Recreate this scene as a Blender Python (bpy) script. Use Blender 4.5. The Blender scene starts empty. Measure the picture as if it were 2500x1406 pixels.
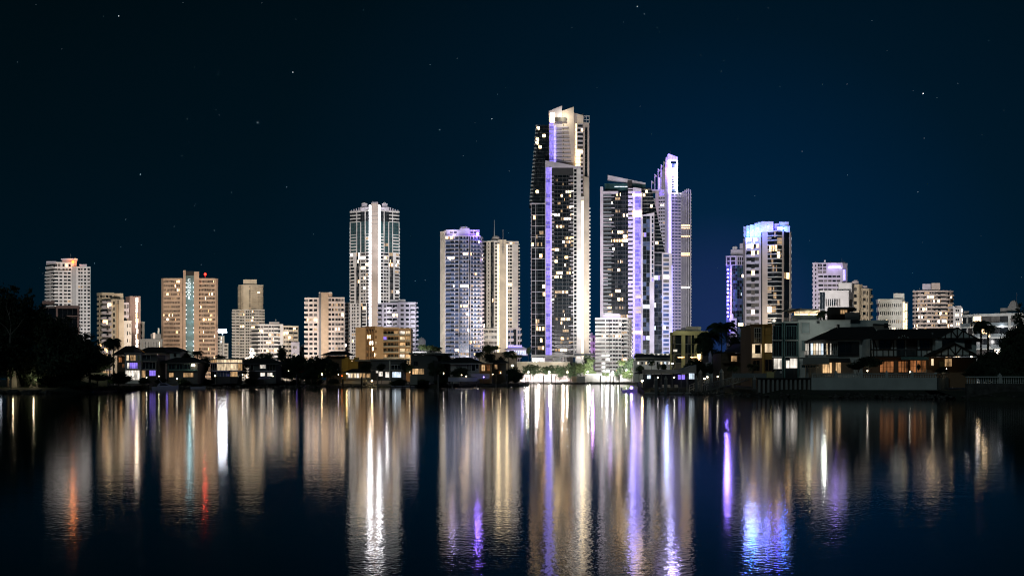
FK=.17; PK_=.3; WROUGH=.062
WAVE1=.003; WAVE2=.0026; SPILL=.145
W_=(1,.93,.90); C_=(1,.84,.66); T_=(1,.80,.62)
FACADE_FILLS=[ # added facade fills: px, D, height, target px, py, D, MW, colour, cone
 (168,950,20,168,760,1200,12,W_,30),
 (300,700,18,290,790,900,5,C_,50),
 (463,780,20,463,770,1030,6.5,T_,50),
 (605,1080,20,605,790,1400,15,C_,40),
 (675,850,16,675,830,1100,6.5,W_,36),
 (795,800,18,795,790,1050,4.6,T_,36),
 (885,905,14,915,700,1050,2.3,W_,100),
 (915,700,25,915,545,1050,10,W_,15),
 (970,700,18,975,800,900,4,(1,.95,1),30),
 (1126,800,20,1126,700,1020,5,(.92,.93,1),50),
 (1240,900,22,1232,690,1150,9,C_,40),
 (1350,640,30,1362,520,884,6.4,W_,62),
 (1500,822,52,1530,640,930,1.3,W_,120),
 (1600,790,12,1590,720,930,1.3,W_,90),
 (1660,980,30,1650,620,1258,7,W_,60),
 (1497,640,14,1497,830,800,4,W_,50),
 (1800,840,20,1797,720,1050,3,(.8,.75,1),45),
 (1875,520,20,1880,690,748,5,W_,60),
 (2025,940,20,2025,720,1180,9,(1,.9,.95),36),
 (2100,720,16,2100,760,900,3.5,C_,36),
 (2040,480,16,2040,750,620,.14,W_,40),
 (2177,560,16,2177,770,690,1.7,C_,40),
 (2280,1020,20,2280,760,1300,11,W_,36),
 (2425,430,10,2425,810,560,1.5,W_,80),
 (935,480,10,935,850,590,1.2,(1,.72,.4),60),
 (1685,385,10,1685,850,480,.3,(1,.92,.6),60),
 (155,500,10,150,770,620,.5,(1,.8,.7),30),
 (1330,600,12,1330,900,700,.0,W_,40),
]
import bpy, math, random
from mathutils import Vector, Matrix
random.seed(7)
F = 2680.0; HZ = 925.0; CH = 3.0
sc = bpy.context.scene
col = sc.collection
def X(px, D): return (px-1250.0)/F*D
def Z(py, D): return CH+(HZ-py)*D/F
def PT(px, D): return Vector((X(px, D), D))
# ---------------------------------------------------------------- materials
MATS = {}
def nd(nt, t, **k):
    n = nt.nodes.new(t)
    for a, b in k.items(): setattr(n, a, b)
    return n
def M(name, c=(.5,.5,.5), rough=.8, var=.12, scale=.35, metal=0, emit=None, es=1.0, evar=0, spec=.5, samp=False, stretch=(1,1,1), streak=0):
    if name in MATS: return MATS[name]
    m = bpy.data.materials.new(name); m.use_nodes = True; MATS[name] = m
    nt = m.node_tree; p = nt.nodes['Principled BSDF']
    p.inputs['Roughness'].default_value = rough; p.inputs['Metallic'].default_value = metal
    p.inputs['Specular IOR Level'].default_value = spec
    tc = nd(nt, 'ShaderNodeTexCoord'); mp = nd(nt, 'ShaderNodeMapping'); nt.links.new(tc.outputs['Object'], mp.inputs[0])
    mp.inputs['Scale'].default_value = stretch
    n1 = nd(nt, 'ShaderNodeTexNoise'); n1.inputs['Scale'].default_value = scale; n1.inputs['Detail'].default_value = 6
    nt.links.new(mp.outputs[0], n1.inputs['Vector'])
    mr = nd(nt, 'ShaderNodeMapRange'); mr.inputs['From Min'].default_value = .3; mr.inputs['From Max'].default_value = .7
    mr.inputs['To Min'].default_value = 1-var; mr.inputs['To Max'].default_value = 1+var*.6
    nt.links.new(n1.outputs['Fac'], mr.inputs['Value'])
    vm = nd(nt, 'ShaderNodeVectorMath', operation='SCALE'); vm.inputs[0].default_value = c
    nt.links.new(mr.outputs[0], vm.inputs['Scale']); nt.links.new(vm.outputs[0], p.inputs['Base Color'])
    if emit is not None:
        p.inputs['Emission Color'].default_value = (*emit, 1); p.inputs['Emission Strength'].default_value = es
        if evar:
            n2 = nd(nt, 'ShaderNodeTexNoise'); n2.inputs['Scale'].default_value = .8; n2.inputs['Detail'].default_value = 3
            m2 = nd(nt, 'ShaderNodeMapping'); m2.inputs['Scale'].default_value = (1.6, 1.6, .55); nt.links.new(tc.outputs['Object'], m2.inputs[0]); nt.links.new(m2.outputs[0], n2.inputs['Vector'])
            r2 = nd(nt, 'ShaderNodeMapRange'); r2.inputs['From Min'].default_value = .33; r2.inputs['From Max'].default_value = .67
            r2.inputs['To Min'].default_value = es*(1-evar); r2.inputs['To Max'].default_value = es*(1+evar*.7)
            nt.links.new(n2.outputs['Fac'], r2.inputs['Value']); nt.links.new(r2.outputs[0], p.inputs['Emission Strength'])
        m.cycles.emission_sampling = 'AUTO' if samp else 'NONE'
    return m
M('white', (.74,.72,.70), var=.2, scale=.12); M('cream', (.70,.62,.50), var=.2, scale=.12); M('sand', (.72,.54,.42), var=.18, scale=.12); M('pinkish', (.72,.61,.54), var=.2, scale=.12); M('tan', (.60,.44,.30)); M('grey', (.45,.44,.44))  # broad mottling puts stains and patchy pools of light into the wall colour
M('lilac', (.62,.58,.66), var=.2, scale=.12); M('concrete', (.36,.36,.35), var=.25); M('mauve', (.46,.33,.31)); M('ochre', (.50,.33,.10)); M('brown', (.24,.15,.09))  # lilac carries the same pooled-light mottling in its colour
M('dkgrey', (.10,.11,.12)); M('charcoal', (.035,.038,.042)); M('offwhite', (.62,.64,.62), var=.18); M('render_wall', (.64,.68,.66), var=.2, scale=.5)
M('teal', (.10,.20,.20)); M('olive', (.42,.40,.22)); M('yellow', (.62,.40,.08))
M('glass', (.012,.018,.024), rough=.12, var=.5, spec=.8, scale=.2)
M('glass_grey', (.026,.032,.038), rough=.2, var=.6, spec=.7, scale=.5)
M('glass_blue', (.09,.13,.24), rough=.15, var=.5, spec=.8, scale=.3)
M('teal_panel', (.16,.24,.25), rough=.4); M('glass_teal', (.04,.10,.11), rough=.15, var=.5, spec=.8, scale=.3)
M('curtain', (.17,.16,.15), rough=.7, var=.5, scale=.6, stretch=(2,2,.4))
M('curtain_dark', (.06,.055,.055), rough=.6, var=.6, scale=.6)
M('rail_glass', (.20,.24,.26), rough=.25, var=.2, spec=.7)
M('lit_warm', (.3,.25,.2), emit=(1,.58,.25), es=5, evar=.75)
M('lit_cream', (.3,.25,.2), emit=(1,.70,.38), es=9, evar=.8)
M('lit_white', (.3,.3,.3), emit=(1,.86,.70), es=9, evar=.7)
M('lit_dim', (.2,.18,.15), emit=(1,.60,.28), es=.45, evar=.8)
M('lit_cool', (.3,.3,.3), emit=(.72,.86,1), es=1.3, evar=.6)
M('lit_purple', (.2,.2,.3), emit=(.30,.20,1), es=1.1, evar=.5)
M('lit_amber', (.3,.2,.1), emit=(1,.36,.12), es=.24, evar=.85)
M('room_white', (.3,.3,.3), emit=(1,.90,.78), es=1.0, evar=.65, stretch=(1,1,1)); M('room_cream', (.3,.28,.22), emit=(1,.76,.48), es=.95, evar=.6); M('room_warm', (.3,.25,.2), emit=(1,.62,.30), es=.85, evar=.65)
M('led', (.7,.7,.7), emit=(.96,.94,1), es=8, evar=.35)
M('led_warm', (.7,.65,.5), emit=(1,.74,.40), es=2.8, evar=.4)
M('led_purple', (.10,.09,.25), emit=(.27,.20,1), es=1.25, evar=.55)
M('led_purple_dim', (.10,.09,.25), emit=(.22,.17,1), es=.6, evar=.6); M('led_violet', (.5,.5,.8), emit=(.20,.16,1), es=3, evar=.3)
M('led_blue', (.4,.5,.8), emit=(.12,.30,1), es=2.6, evar=.2)
M('led_pale', (.2,.19,.35), emit=(.34,.27,1), es=2.2, evar=.4)
M('lamp_white', (.8,.8,.8), emit=(.95,.95,.95), es=40, samp=True)
M('lamp_stadium', (.8,.8,.8), emit=(.85,.9,1), es=70, samp=True)
M('lamp_warm', (.8,.8,.8), emit=(1,.72,.34), es=45, samp=True)
M('lamp_small', (.8,.8,.8), emit=(1,.80,.5), es=12, samp=True)
M('lamp_red', (.6,.1,.1), emit=(1,.012,.006), es=9, samp=True)
M('lamp_orange', (.6,.3,.1), emit=(1,.13,.012), es=9, samp=True)
M('lamp_purple', (.4,.3,.8), emit=(.26,.14,1), es=40, samp=True)
M('lamp_blue', (.3,.4,.8), emit=(.10,.32,1), es=45, samp=True)
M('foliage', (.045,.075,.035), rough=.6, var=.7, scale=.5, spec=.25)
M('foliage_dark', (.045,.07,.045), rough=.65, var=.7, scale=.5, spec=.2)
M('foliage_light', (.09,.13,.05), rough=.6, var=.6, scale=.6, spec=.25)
M('bark', (.10,.08,.06), var=.4, scale=2); M('palebark', (.25,.22,.19), var=.4, scale=1.5)
M('rooftile', (.035,.030,.030), var=.4, scale=2, rough=.7); M('darkroof', (.025,.027,.03), var=.4)
M('timber', (.12,.09,.06), var=.4, scale=1.5); M('darktimber', (.05,.04,.035), var=.4, scale=1.5)
M('metal', (.35,.36,.37), rough=.4, metal=.6, var=.2); M('galv', (.22,.23,.24), rough=.5, metal=.4, var=.2)
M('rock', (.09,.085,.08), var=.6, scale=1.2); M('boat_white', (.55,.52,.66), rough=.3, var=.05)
M('umbrella_cloth', (.20,.18,.30), var=.15); M('red_cloth', (.5,.05,.05), var=.2); M('canvas', (.34,.33,.30), var=.15)
M('plants_m', (.05,.09,.04), var=.6)
# ---------------------------------------------------------------- mesh building
class MB:
    def __init__(s): s.v=[]; s.f=[]; s.m=[]; s.ml=[]
    def mi(s, mat):
        if mat not in s.ml: s.ml.append(mat)
        return s.ml.index(mat)
    def add(s, vs, fs, mat):
        b=len(s.v); s.v+= [tuple(x) for x in vs]; k=s.mi(mat)
        for f in fs: s.f.append(tuple(b+i for i in f)); s.m.append(k)
        return s
    def box(s, x0,x1,y0,y1,z0,z1, mat):
        return s.add([(x0,y0,z0),(x1,y0,z0),(x1,y1,z0),(x0,y1,z0),(x0,y0,z1),(x1,y0,z1),(x1,y1,z1),(x0,y1,z1)], BF, mat)
    def ob(s, P,t,n,u0,u1,w0,w1,z0,z1,mat, z1b=None):
        z1b = z1 if z1b is None else z1b
        def q(u,w,z): return (P.x+t.x*u+n.x*w, P.y+t.y*u+n.y*w, z)
        return s.add([q(u0,w1,z0),q(u1,w1,z0),q(u1,w0,z0),q(u0,w0,z0),q(u0,w1,z1),q(u1,w1,z1b),q(u1,w0,z1b),q(u0,w0,z1)], BF, mat)
    def prism(s, pts, z0, z1, mat):
        n=len(pts); zs = z1 if isinstance(z1,(list,tuple)) else [z1]*n
        vs=[(p[0],p[1],z0) for p in pts]+[(p[0],p[1],zs[i]) for i,p in enumerate(pts)]
        fs=[(i,(i+1)%n,n+(i+1)%n,n+i) for i in range(n)]+[tuple(range(n-1,-1,-1)),tuple(range(n,2*n))]
        return s.add(vs,fs,mat)
    def tube(s, path, radii, mat, seg=7):
        path=[Vector(p) for p in path]; n=len(path); rings=[]
        if not isinstance(radii,(list,tuple)): radii=[radii]*n
        for i,p in enumerate(path):
            d=(path[min(i+1,n-1)]-path[max(i-1,0)]).normalized()
            a=d.cross(Vector((0,0,1)) if abs(d.z)<.9 else Vector((1,0,0))).normalized(); b=d.cross(a)
            rings.append([p+(a*math.cos(2*math.pi*k/seg)+b*math.sin(2*math.pi*k/seg))*radii[i] for k in range(seg)])
        vs=[v for r in rings for v in r]; fs=[]
        for i in range(n-1):
            for k in range(seg):
                fs.append((i*seg+k,i*seg+(k+1)%seg,(i+1)*seg+(k+1)%seg,(i+1)*seg+k))
        fs.append(tuple(range(seg-1,-1,-1))); fs.append(tuple(range((n-1)*seg,n*seg)))
        return s.add(vs,fs,mat)
    def ball(s, c, r, mat, sz=1, seg=10, rings=6, zmin=-1):
        vs=[];fs=[]
        for i in range(rings+1):
            th=math.pi*i/rings
            for k in range(seg):
                ph=2*math.pi*k/seg
                vs.append((c[0]+r*math.sin(th)*math.cos(ph), c[1]+r*math.sin(th)*math.sin(ph), c[2]+sz*r*max(zmin,math.cos(th))))
        for i in range(rings):
            for k in range(seg): fs.append((i*seg+k,i*seg+(k+1)%seg,(i+1)*seg+(k+1)%seg,(i+1)*seg+k))
        return s.add(vs,fs,mat)
    def lathe(s, c, prof, mat, seg=10):
        vs=[];fs=[];n=len(prof)
        for r,z in prof:
            for k in range(seg):
                a=2*math.pi*k/seg; vs.append((c[0]+r*math.cos(a),c[1]+r*math.sin(a),c[2]+z))
        for i in range(n-1):
            for k in range(seg): fs.append((i*seg+k,i*seg+(k+1)%seg,(i+1)*seg+(k+1)%seg,(i+1)*seg+k))
        fs.append(tuple(range(seg-1,-1,-1))); fs.append(tuple(range((n-1)*seg,n*seg)))
        return s.add(vs,fs,mat)
BF=[(3,2,1,0),(4,5,6,7),(0,1,5,4),(1,2,6,5),(2,3,7,6),(3,0,4,7)]
def build(mb, name, parent=None, loc=None, smooth=False):
    me=bpy.data.meshes.new(name)
    o=Vector(loc) if loc is not None else (Vector(parent['_o']) if parent is not None and '_o' in parent else Vector((0,0,0)))
    me.from_pydata([(a-o.x,b-o.y,c-o.z) for a,b,c in mb.v],[],mb.f)
    for m in mb.ml: me.materials.append(MATS[m])
    me.polygons.foreach_set('material_index', mb.m)
    if smooth: me.polygons.foreach_set('use_smooth',[True]*len(mb.f))
    ob=bpy.data.objects.new(name,me); col.objects.link(ob)
    if parent is not None: ob.parent=parent
    else: ob.location=o
    return ob
def tag(o, label, cat, group=None, kind=None):
    o['label']=label; o['category']=cat
    if group: o['group']=group
    if kind: o['kind']=kind
    return o
ROOTS=[]
def root(name, label, cat, loc, group=None):
    o=bpy.data.objects.new(name,None); col.objects.link(o); o.location=loc; o['_o']=list(map(float,loc)); ROOTS.append(o)
    return tag(o,label,cat,group)
def struct(o, kind='structure'): o['kind']=kind; return o
def sub(mb, name, par, smooth=False):
    """sub-part: child of a part, coordinates in world, part is at its root's origin"""
    r=par.parent if par.parent is not None else par
    o=build(mb,name,None,loc=r['_o']); o.parent=par; o.location=(0,0,0)
    if smooth: o.data.polygons.foreach_set('use_smooth',[True]*len(o.data.polygons))
    return o
# ---------------------------------------------------------------- buildings
LITS={'mix':['lit_warm','lit_warm','lit_cream','lit_cream','lit_white','lit_dim','lit_dim','lit_dim'],'warm':['lit_warm','lit_cream','lit_dim','lit_warm','lit_dim'],
      'cool':['lit_cool','lit_white','lit_cream','lit_purple'],'white':['lit_white','lit_cream']}
class Bld:
    def __init__(s, name, label, cat, D, pxc, group=None, base=CH-1.5):
        s.D=D; s.base=base; s.sl=(pxc-1250)/F; s.root=root(name,label,cat,(X(pxc,D),D+8,base),group)
        s.parts={}; s.win=[]; s.balc=[]; s.rng=random.Random(int(D*7+pxc)); s.names={}
    def addw(s,P,t,n,a,b,w0,w1,z0,z1,m):
        if m.startswith('lit') and s.rng.random()<.6:
            f=s.rng.uniform(.35,.75); c=a+(b-a)*f; d=s.rng.choice(['glass','curtain_dark','lit_dim'])
            if s.rng.random()<.5: s.win+= [(P,t,n,a,c,w0,w1,z0,z1,m),(P,t,n,c,b,w0,w1,z0,z1,d)]
            else: s.win+= [(P,t,n,a,c,w0,w1,z0,z1,d),(P,t,n,c,b,w0,w1,z0,z1,m)]
        else: s.win.append((P,t,n,a,b,w0,w1,z0,z1,m))
    def P(s,px,dy=0): return PT(px,s.D+dy)
    def Z(s,py): return Z(py,s.D)
    def mb(s,part): return s.parts.setdefault(part,MB())
    def vol(s, pts, yt, yb, nf, pats, wall='white', core='glass', depth=22, wd=.5, h=.6, sill=.22, lit=.1, lits='mix', glass=None, parapet=1.0, rail=None, bd=1.3, dark=None, capw=None, pname='wall', lowc=False):
        s.lowc=lowc; z0=s.base if yb is None else s.Z(yb); z1=s.Z(yt)
        P=[s.P(*(p if isinstance(p,tuple) else (p,0))) for p in pts]
        yb2=max(max(p.y for p in P)+2,P[0].y+depth); sl=s.sl
        back=[Vector((P[-1].x+sl*(yb2-P[-1].y),yb2)), Vector((P[0].x+sl*(yb2-P[0].y),yb2))]
        s.mb('core').prism(P+back,z0,z1,core)
        s.nv=getattr(s,'nv',0)+1; pk='parapet#%d'%s.nv
        for i,pt in enumerate(pats[:len(P)-1]):
            s.fac(P[i],P[i+1],z0,z1,nf,pt,wall,wd,h,sill,lit,lits,glass,rail,bd,dark,pname)
            if parapet:
                L=(P[i+1]-P[i]).length; t=(P[i+1]-P[i])/L; n=Vector((t.y,-t.x))
                s.mb(pk).ob(P[i],t,n,-.1 if i==0 else 0.02,L+(.1 if i==len(P)-2 else -.02),-.5,wd+.12,z1+.005,z1+parapet,capw or wall)
        return s
    def fac(s,P,Q,z0,z1,nf,pat,wall,wd,h,sill,lit,lits,glass,rail,bd,dark,pname='wall'):
        L=(Q-P).length; t=(Q-P)/L; n=Vector((t.y,-t.x)); fh=(z1-z0)/nf; R=s.rng
        items=[]
        for tok in pat.split():
            k=1; w=tok[1:]
            if ':' in w: w,k=w.split(':'); k=int(k)
            items.append((tok[0],float(w),k))
        T=sum(i[1] for i in items); u=0
        W=s.mb(pname); lowc=getattr(s,'lowc',False); dk=dark or ['glass','glass','glass_grey','curtain_dark','curtain']
        if glass: dk=[glass]
        st={}
        def pick(f):
            on=R.random()<(.62 if st.get(f) else lit*.38/max(.05,1-lit))
            if on and not (st.get(f) and R.random()<.6): st[f]=R.choice(LITS[lits])
            elif not on: st[f]=None
            return st[f] or R.choice(dk)
        for ty,w,k in items:
            u0=u; u1=u+w/T*L; u=u1; cw=(u1-u0)
            if ty=='p': W.ob(P,t,n,u0,u1,0,wd,z0,z1,wall)
            elif ty=='P': W.ob(P,t,n,u0,u1,0,wd+1.2,z0,z1+1.5,wall)
            elif ty=='q': s.mb('pier').ob(P,t,n,u0,u1,0,wd+.3,z0,z1,'grey')
            elif ty=='y': s.mb('pier').ob(P,t,n,u0,u1,0,wd+.3,z0,z1,'cream')
            elif ty in 'lLvWB':
                mat={'l':'led','L':'led_purple','v':'led_violet','W':'led_warm','B':'led_pale'}[ty]
                mbx=s.mb('light_strip')
                for f in range(nf):
                    mbx.ob(P,t,n,u0+.05*cw,u1-.05*cw,0.02,wd+.1,z0+f*fh+.12*fh,z0+(f+1)*fh,('led_purple_dim' if R.random()<.35 else mat) if ty=='L' else mat)
                    W.ob(P,t,n,u0,u1,0,wd+.2,z0+f*fh,z0+f*fh+.12*fh-.01,wall)
            elif ty in 'wb':
                g=cw*.10 if k>1 else 0
                pw=(cw-g*(k-1))/k
                for j in range(1,k):
                    W.ob(P,t,n,u0+j*pw+(j-1)*g,u0+j*pw+j*g,0,wd,z0,z1,wall)
                zb=z0
                for f in range(nf):
                    a=z0+f*fh+sill*fh; b=a+h*fh
                    for j in range(k):
                        x0=u0+j*(pw+g); m=pick(f)
                        s.addw(P,t,n,x0,x0+pw,.03,.10,a if ty=='w' else z0+f*fh+.05*fh,b,m)
                        W.ob(P,t,n,x0,x0+pw,0,wd,zb,a,wall) if ty=='w' else W.ob(P,t,n,x0,x0+pw,0,wd,zb,z0+f*fh+.05*fh,wall)
                    zb=b
                    if ty=='b':
                        s.balc.append((P,t,n,u0,u1,wd+.005,wd+bd,z0+f*fh-.08*fh,z0+f*fh+.04*fh,z0+f*fh+.36*fh,wall,rail or wall))
                for j in range(k):
                    x0=u0+j*(pw+g); W.ob(P,t,n,x0,x0+pw,0,wd,zb,z1,wall)
            elif ty in 'gsc':   # curtain glass / slab lines
                run=0
                for f in range(nf):
                    for j in range(k):
                        x0=u0+j*cw/k+.03*cw/k; x1=u0+(j+1)*cw/k-.03*cw/k
                        s.addw(P,t,n,x0,x1,.03,.10,z0+f*fh+.10*fh,z0+(f+1)*fh-(.25*fh if lowc else 0),pick(f))
                    if ty=='s': s.mb('floor_slab#s%d_%d'%(id(items)%9973,f)).ob(P,t,n,u0,u1,0,1.1,z0+f*fh-.1*fh,z0+f*fh+.09*fh,wall)
                    if ty=='g': s.mb('mullion').ob(P,t,n,u0,u1,0,.22,z0+f*fh,z0+f*fh+.07*fh,'dkgrey')
                if ty!='c':
                    for j in range(1,k): s.mb('mullion').ob(P,t,n,u0+j*cw/k-.08,u0+j*cw/k+.08,0,.2,z0,z1,'dkgrey')
            elif ty=='e':   # edge ticks: balconies seen end on
                for f in range(nf): s.balc.append((P,t,n,u0,u1,-1,bd,z0+f*fh-.08*fh,z0+f*fh+.05*fh,z0+f*fh+.3*fh,wall,wall))
    def rect(s,px0,py0,px1,py1,part,mat,dy=0,th=.4,dyb=None):
        """solid block whose front face fills a rectangle at distance D+dy"""
        D=s.D+dy; s.nr=getattr(s,'nr',0)+1; s.mb('%s#%d'%(part,s.nr)).prism([(X(px0,D),D),(X(px1,D),D),(X(px1,D)+s.sl*th,D+th),(X(px0,D)+s.sl*th,D+th)],Z(py1,D),Z(py0,D),mat); return s
    def window(s,px0,py0,px1,py1,mat,k=1,fr='white',dy=-.02,rows=1,name='window',fw=.09):
        D=s.D+dy; x0,x1,z0,z1=X(px0,D),X(px1,D),Z(py1,D),Z(py0,D)
        m=MB(); d0,d1=D-.14,D
        m.box(x0-fw,x0,d0,d1,z0-fw,z1+fw,fr); m.box(x1,x1+fw,d0,d1,z0-fw,z1+fw,fr)
        m.box(x0+.001,x1-.001,d0+.003,d1,z0-fw,z0,fr); m.box(x0+.001,x1-.001,d0+.003,d1,z1,z1+fw,fr)
        for j in range(1,k):
            x=x0+(x1-x0)*j/k; m.box(x-.035,x+.035,d0+.02,d1,z0+.001,z1-.001,fr)
        for j in range(1,rows):
            z=z0+(z1-z0)*j/rows; m.box(x0+.001,x1-.001,d0+.03,d1,z-.03,z+.03,fr)
        w=build(m,name,s.root); mat={'lit_white':'room_white','lit_cream':'room_cream','lit_warm':'room_warm'}.get(mat,mat); g=MB(); g.box(x0,x1,D-.06,D-.01,z0,z1,mat); sub(g,'pane',w); return w
    def finish(s, ncap=100, bcap=70):
        s.lowc=False
        for k,m in s.parts.items():
            if m.f: build(m,k.split('#')[0],s.root)
        idx=list(range(len(s.win)))
        idx.sort(key=lambda i:(0 if s.win[i][9].startswith('lit') else 1, s.rng.random()))
        rest=MB(); nr=0
        for c,i in enumerate(idx):
            P,t,n,a,b,w0,w1,z0,z1,m=s.win[i]
            if c<ncap:
                q=MB(); q.ob(P,t,n,a,b,w0,w1,z0,z1,m); build(q,'window',s.root)
            else: rest.ob(P,t,n,a,b,w0,w1,z0,z1,m); nr+=1
        if nr: o=build(rest,'windows',s.root); o['kind']='stuff'
        rest=MB(); nr=0; bi=list(range(len(s.balc))); s.rng.shuffle(bi)
        for c,i in enumerate(bi):
            P,t,n,a,b,w0,w1,z0,z1,z2,m,r=s.balc[i]
            q=MB() if c<bcap else rest
            q.ob(P,t,n,a,b,w0,w1,z0,z1,m); q.ob(P,t,n,a+.02,b-.02,w1-.15,w1-.03,z1,z2,r)
            if c<bcap: build(q,'balcony',s.root)
            else: nr+=1
        if nr: o=build(rest,'balconies',s.root); o['kind']='stuff'
        return s
def fill_spot(px, D, z, tpx, tpy, tD, power, colr=(1,.93,.86), ang=50, rad=3, blend=.6):
    l=bpy.data.lights.new('floodlight','SPOT'); l.energy=power; l.color=colr; l.spot_size=math.radians(ang); l.spot_blend=blend; l.shadow_soft_size=rad  # unseen spot added to light a facade, no lamp body
    o=bpy.data.objects.new('floodlight',l); col.objects.link(o); a=Vector((X(px,D),D,z)); b=Vector((X(tpx,tD),tD,Z(tpy,tD)))
    o.location=a; o.rotation_euler=(b-a).to_track_quat('-Z','Y').to_euler(); return o
def point(px, py, D, power, colr=(1,.9,.75), rad=.5):
    l=bpy.data.lights.new('lamp_and_fill_light','POINT'); l.energy=power*PK_; l.color=colr; l.shadow_soft_size=rad
    o=bpy.data.objects.new('lamp_and_fill_light',l); col.objects.link(o); o.location=(X(px,D),D,Z(py,D)); return o

def letters(text, name, parent, loc, size, mat, extrude=.12, offset=0):
    cu=bpy.data.curves.new(name,'FONT'); cu.body=text; cu.size=size; cu.extrude=extrude; cu.offset=offset; cu.align_x='CENTER'; cu.resolution_u=3
    t=bpy.data.objects.new('tmp',cu); col.objects.link(t); bpy.context.view_layer.update()
    me=bpy.data.meshes.new_from_object(t.evaluated_get(bpy.context.evaluated_depsgraph_get())); bpy.data.objects.remove(t)
    me.materials.clear(); me.materials.append(mat)
    o=bpy.data.objects.new(name,me); col.objects.link(o); o.parent=parent; o.location=Vector(loc)-parent.location; o.rotation_euler=(math.pi/2,0,0); return o
G='city towers along the skyline'
# 1 left cream tower with red lamp
b=Bld('apartment_tower','pale tower behind the dark trees with an orange lit box on its roof','tower',1200,168,G)
b.vol([(113,14),(133,0),(180,4)],662,None,31,['b20:2','w8 p2 w6:1 p3 w14:2 p2 c4'],wall='white',lit=.08,lits='mix',depth=26,h=.55)
b.vol([(184,4),(221,6)],652,None,32,['p6 w9:2 p3 w4 p3 w5 p1'],wall='white',lit=.05,h=.55,depth=22)
b.rect(176,650,186,880,'stair_shaft','grey',dy=3,th=12)
b.vol([(114,16),(134,4),(180,6)],641,664,2,['b20:1','w8:2 p3 w12:3 p4'],wall='white',lit=.1,depth=24,capw='white')
b.rect(113,638,137,641,'roof_slab','lilac',dy=-2,th=20); b.rect(194,645,212,650,'roof_slab','lilac',dy=4,th=14)
b.rect(152,634,187,652,'plant_room','mauve',dy=6,th=14); b.rect(149,631,190,634,'roof_slab','lilac',dy=4,th=18)
b.rect(172.3,620,172.8,632,'antenna','metal',dy=9,th=.3)
m=MB(); m.ball((X(178,1204),1204,Z(639.5,1204)),1.5,'lamp_orange'); build(m,'roof_lamp',b.root)
b.finish()
point(178,637,1200,9000,(1,.35,.1),1)
# dark office in front of tower 1
b=Bld('office_block','dark office block with pale roof bands before the orange roof lamp tower','building',620,155)
b.vol([(98,12),(137,0),(194,2)],752,None,7,['p1 g10:2','p1 g10:4 p1'],wall='mauve',core='charcoal',lit=.02,glass='glass',depth=20)
b.rect(103,735,133,742,'plant_room','mauve',dy=8,th=8); b.rect(137,746,194,753,'fascia','mauve',dy=-1.2,th=1); b.rect(163,770,194,773,'fascia','mauve',dy=-1.2,th=1); b.finish()
# 2 curved cream
b=Bld('apartment_tower','yellowish tower with a rounded corner and a tall blank slab beside it','tower',900,265,G)
b.vol([(238,6),(250,0),(278,2)],717,None,18,['w10:2','w20:3 p4'],wall='cream',lit=.06,lits='warm',h=.45,depth=16)
b.vol([(251,-9),(263,-10),(272,-8)],740,None,14,['b10:1','b8:1 p1'],wall='lilac',lit=.25,lits='warm',depth=12)
b.vol([(272,-8),(283,-9),(302,-4)],735,None,14,['p7 w8 p3','p4 c4 p16'],wall='cream',lit=.04,depth=14)
b.rect(275,716,301,737,'tall_slab','cream',dy=4,th=10); b.rect(284,742,289,850,'pier','tan',dy=-10.5,th=2)
b.finish()
# 3 pink with LED stair
b=Bld('apartment_tower','dusky pink slab tower with one glowing column of stair windows','tower',960,323,G)
b.vol([(308,5),(318,0),(332,0)],726,None,16,['p10','p10'],wall='mauve',lit=0,depth=22)
b.vol([(332,0),(337,0),(343,1)],726,None,16,['w10','p5'],wall='mauve',lit=1,lits='white',h=.84,sill=.08,depth=20)
b.rect(309,723,314,727,'vent','mauve',dy=8,th=5); b.rect(322,722,325,726,'vent','mauve',dy=10,th=3);b.finish()
b=Bld('apartment_block','white stepped block squeezed between the yellowish tower and the pink slab tower','building',925,312)
b.vol([(302,0),(315,1)],741,None,12,['w5:1 p2 w2 p1'],wall='lilac',lit=.03,depth=14)
b.vol([(302,-10),(321,-9)],787,None,8,['p7 w2 p3 w2 p2'],wall='white',lit=.08,h=.5,depth=8)
b.finish()
b=Bld('apartment_block','small white block tucked against the far side of the pink slab tower','building',990,348)
b.vol([(342,0),(353,1)],788,None,9,['p2 w3 p6'],wall='white',lit=.05,h=.5,depth=14); b.finish()
b=Bld('low_building','low grey building with roof plant and a small flue beside the vertical sign tower','building',900,374)
b.vol([(341,0),(397,2)],830,None,4,['w6:9'],wall='dkgrey',lit=.35,lits='cool',depth=15)
b.rect(368,815,393,830,'plant_room','dkgrey',dy=4,th=10); b.rect(385,801,389,816,'flue','concrete',dy=6,th=2); b.rect(373,812,379,830,'vent','grey',dy=2,th=3); b.finish()
# 4 condor
b=Bld('slab_tower','beige slab tower with a dark recessed centre bearing a vertical lettered sign','tower',1030,463,G)
b.vol([(395,3),(400,0),(446,0)],682,None,24,['p5','w11:4 p1 w11:4 p1 w11:4 p1 w11:4 p8'],wall='sand',lit=.17,lits='mix',h=.52,depth=20)
b.vol([(486,0),(526,0),(531,3)],682,None,24,['p.1 w9:3 p1 w9:4 p1 w9:4 p1 w9:4 p1','p5'],wall='sand',lit=.17,lits='mix',h=.52,depth=20)
b.rect(447,660,453.5,880,'shaft_wall','sand',dy=-2,th=22); b.rect(473.5,663,486,880,'shaft_wall','sand',dy=-2,th=22)

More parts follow.
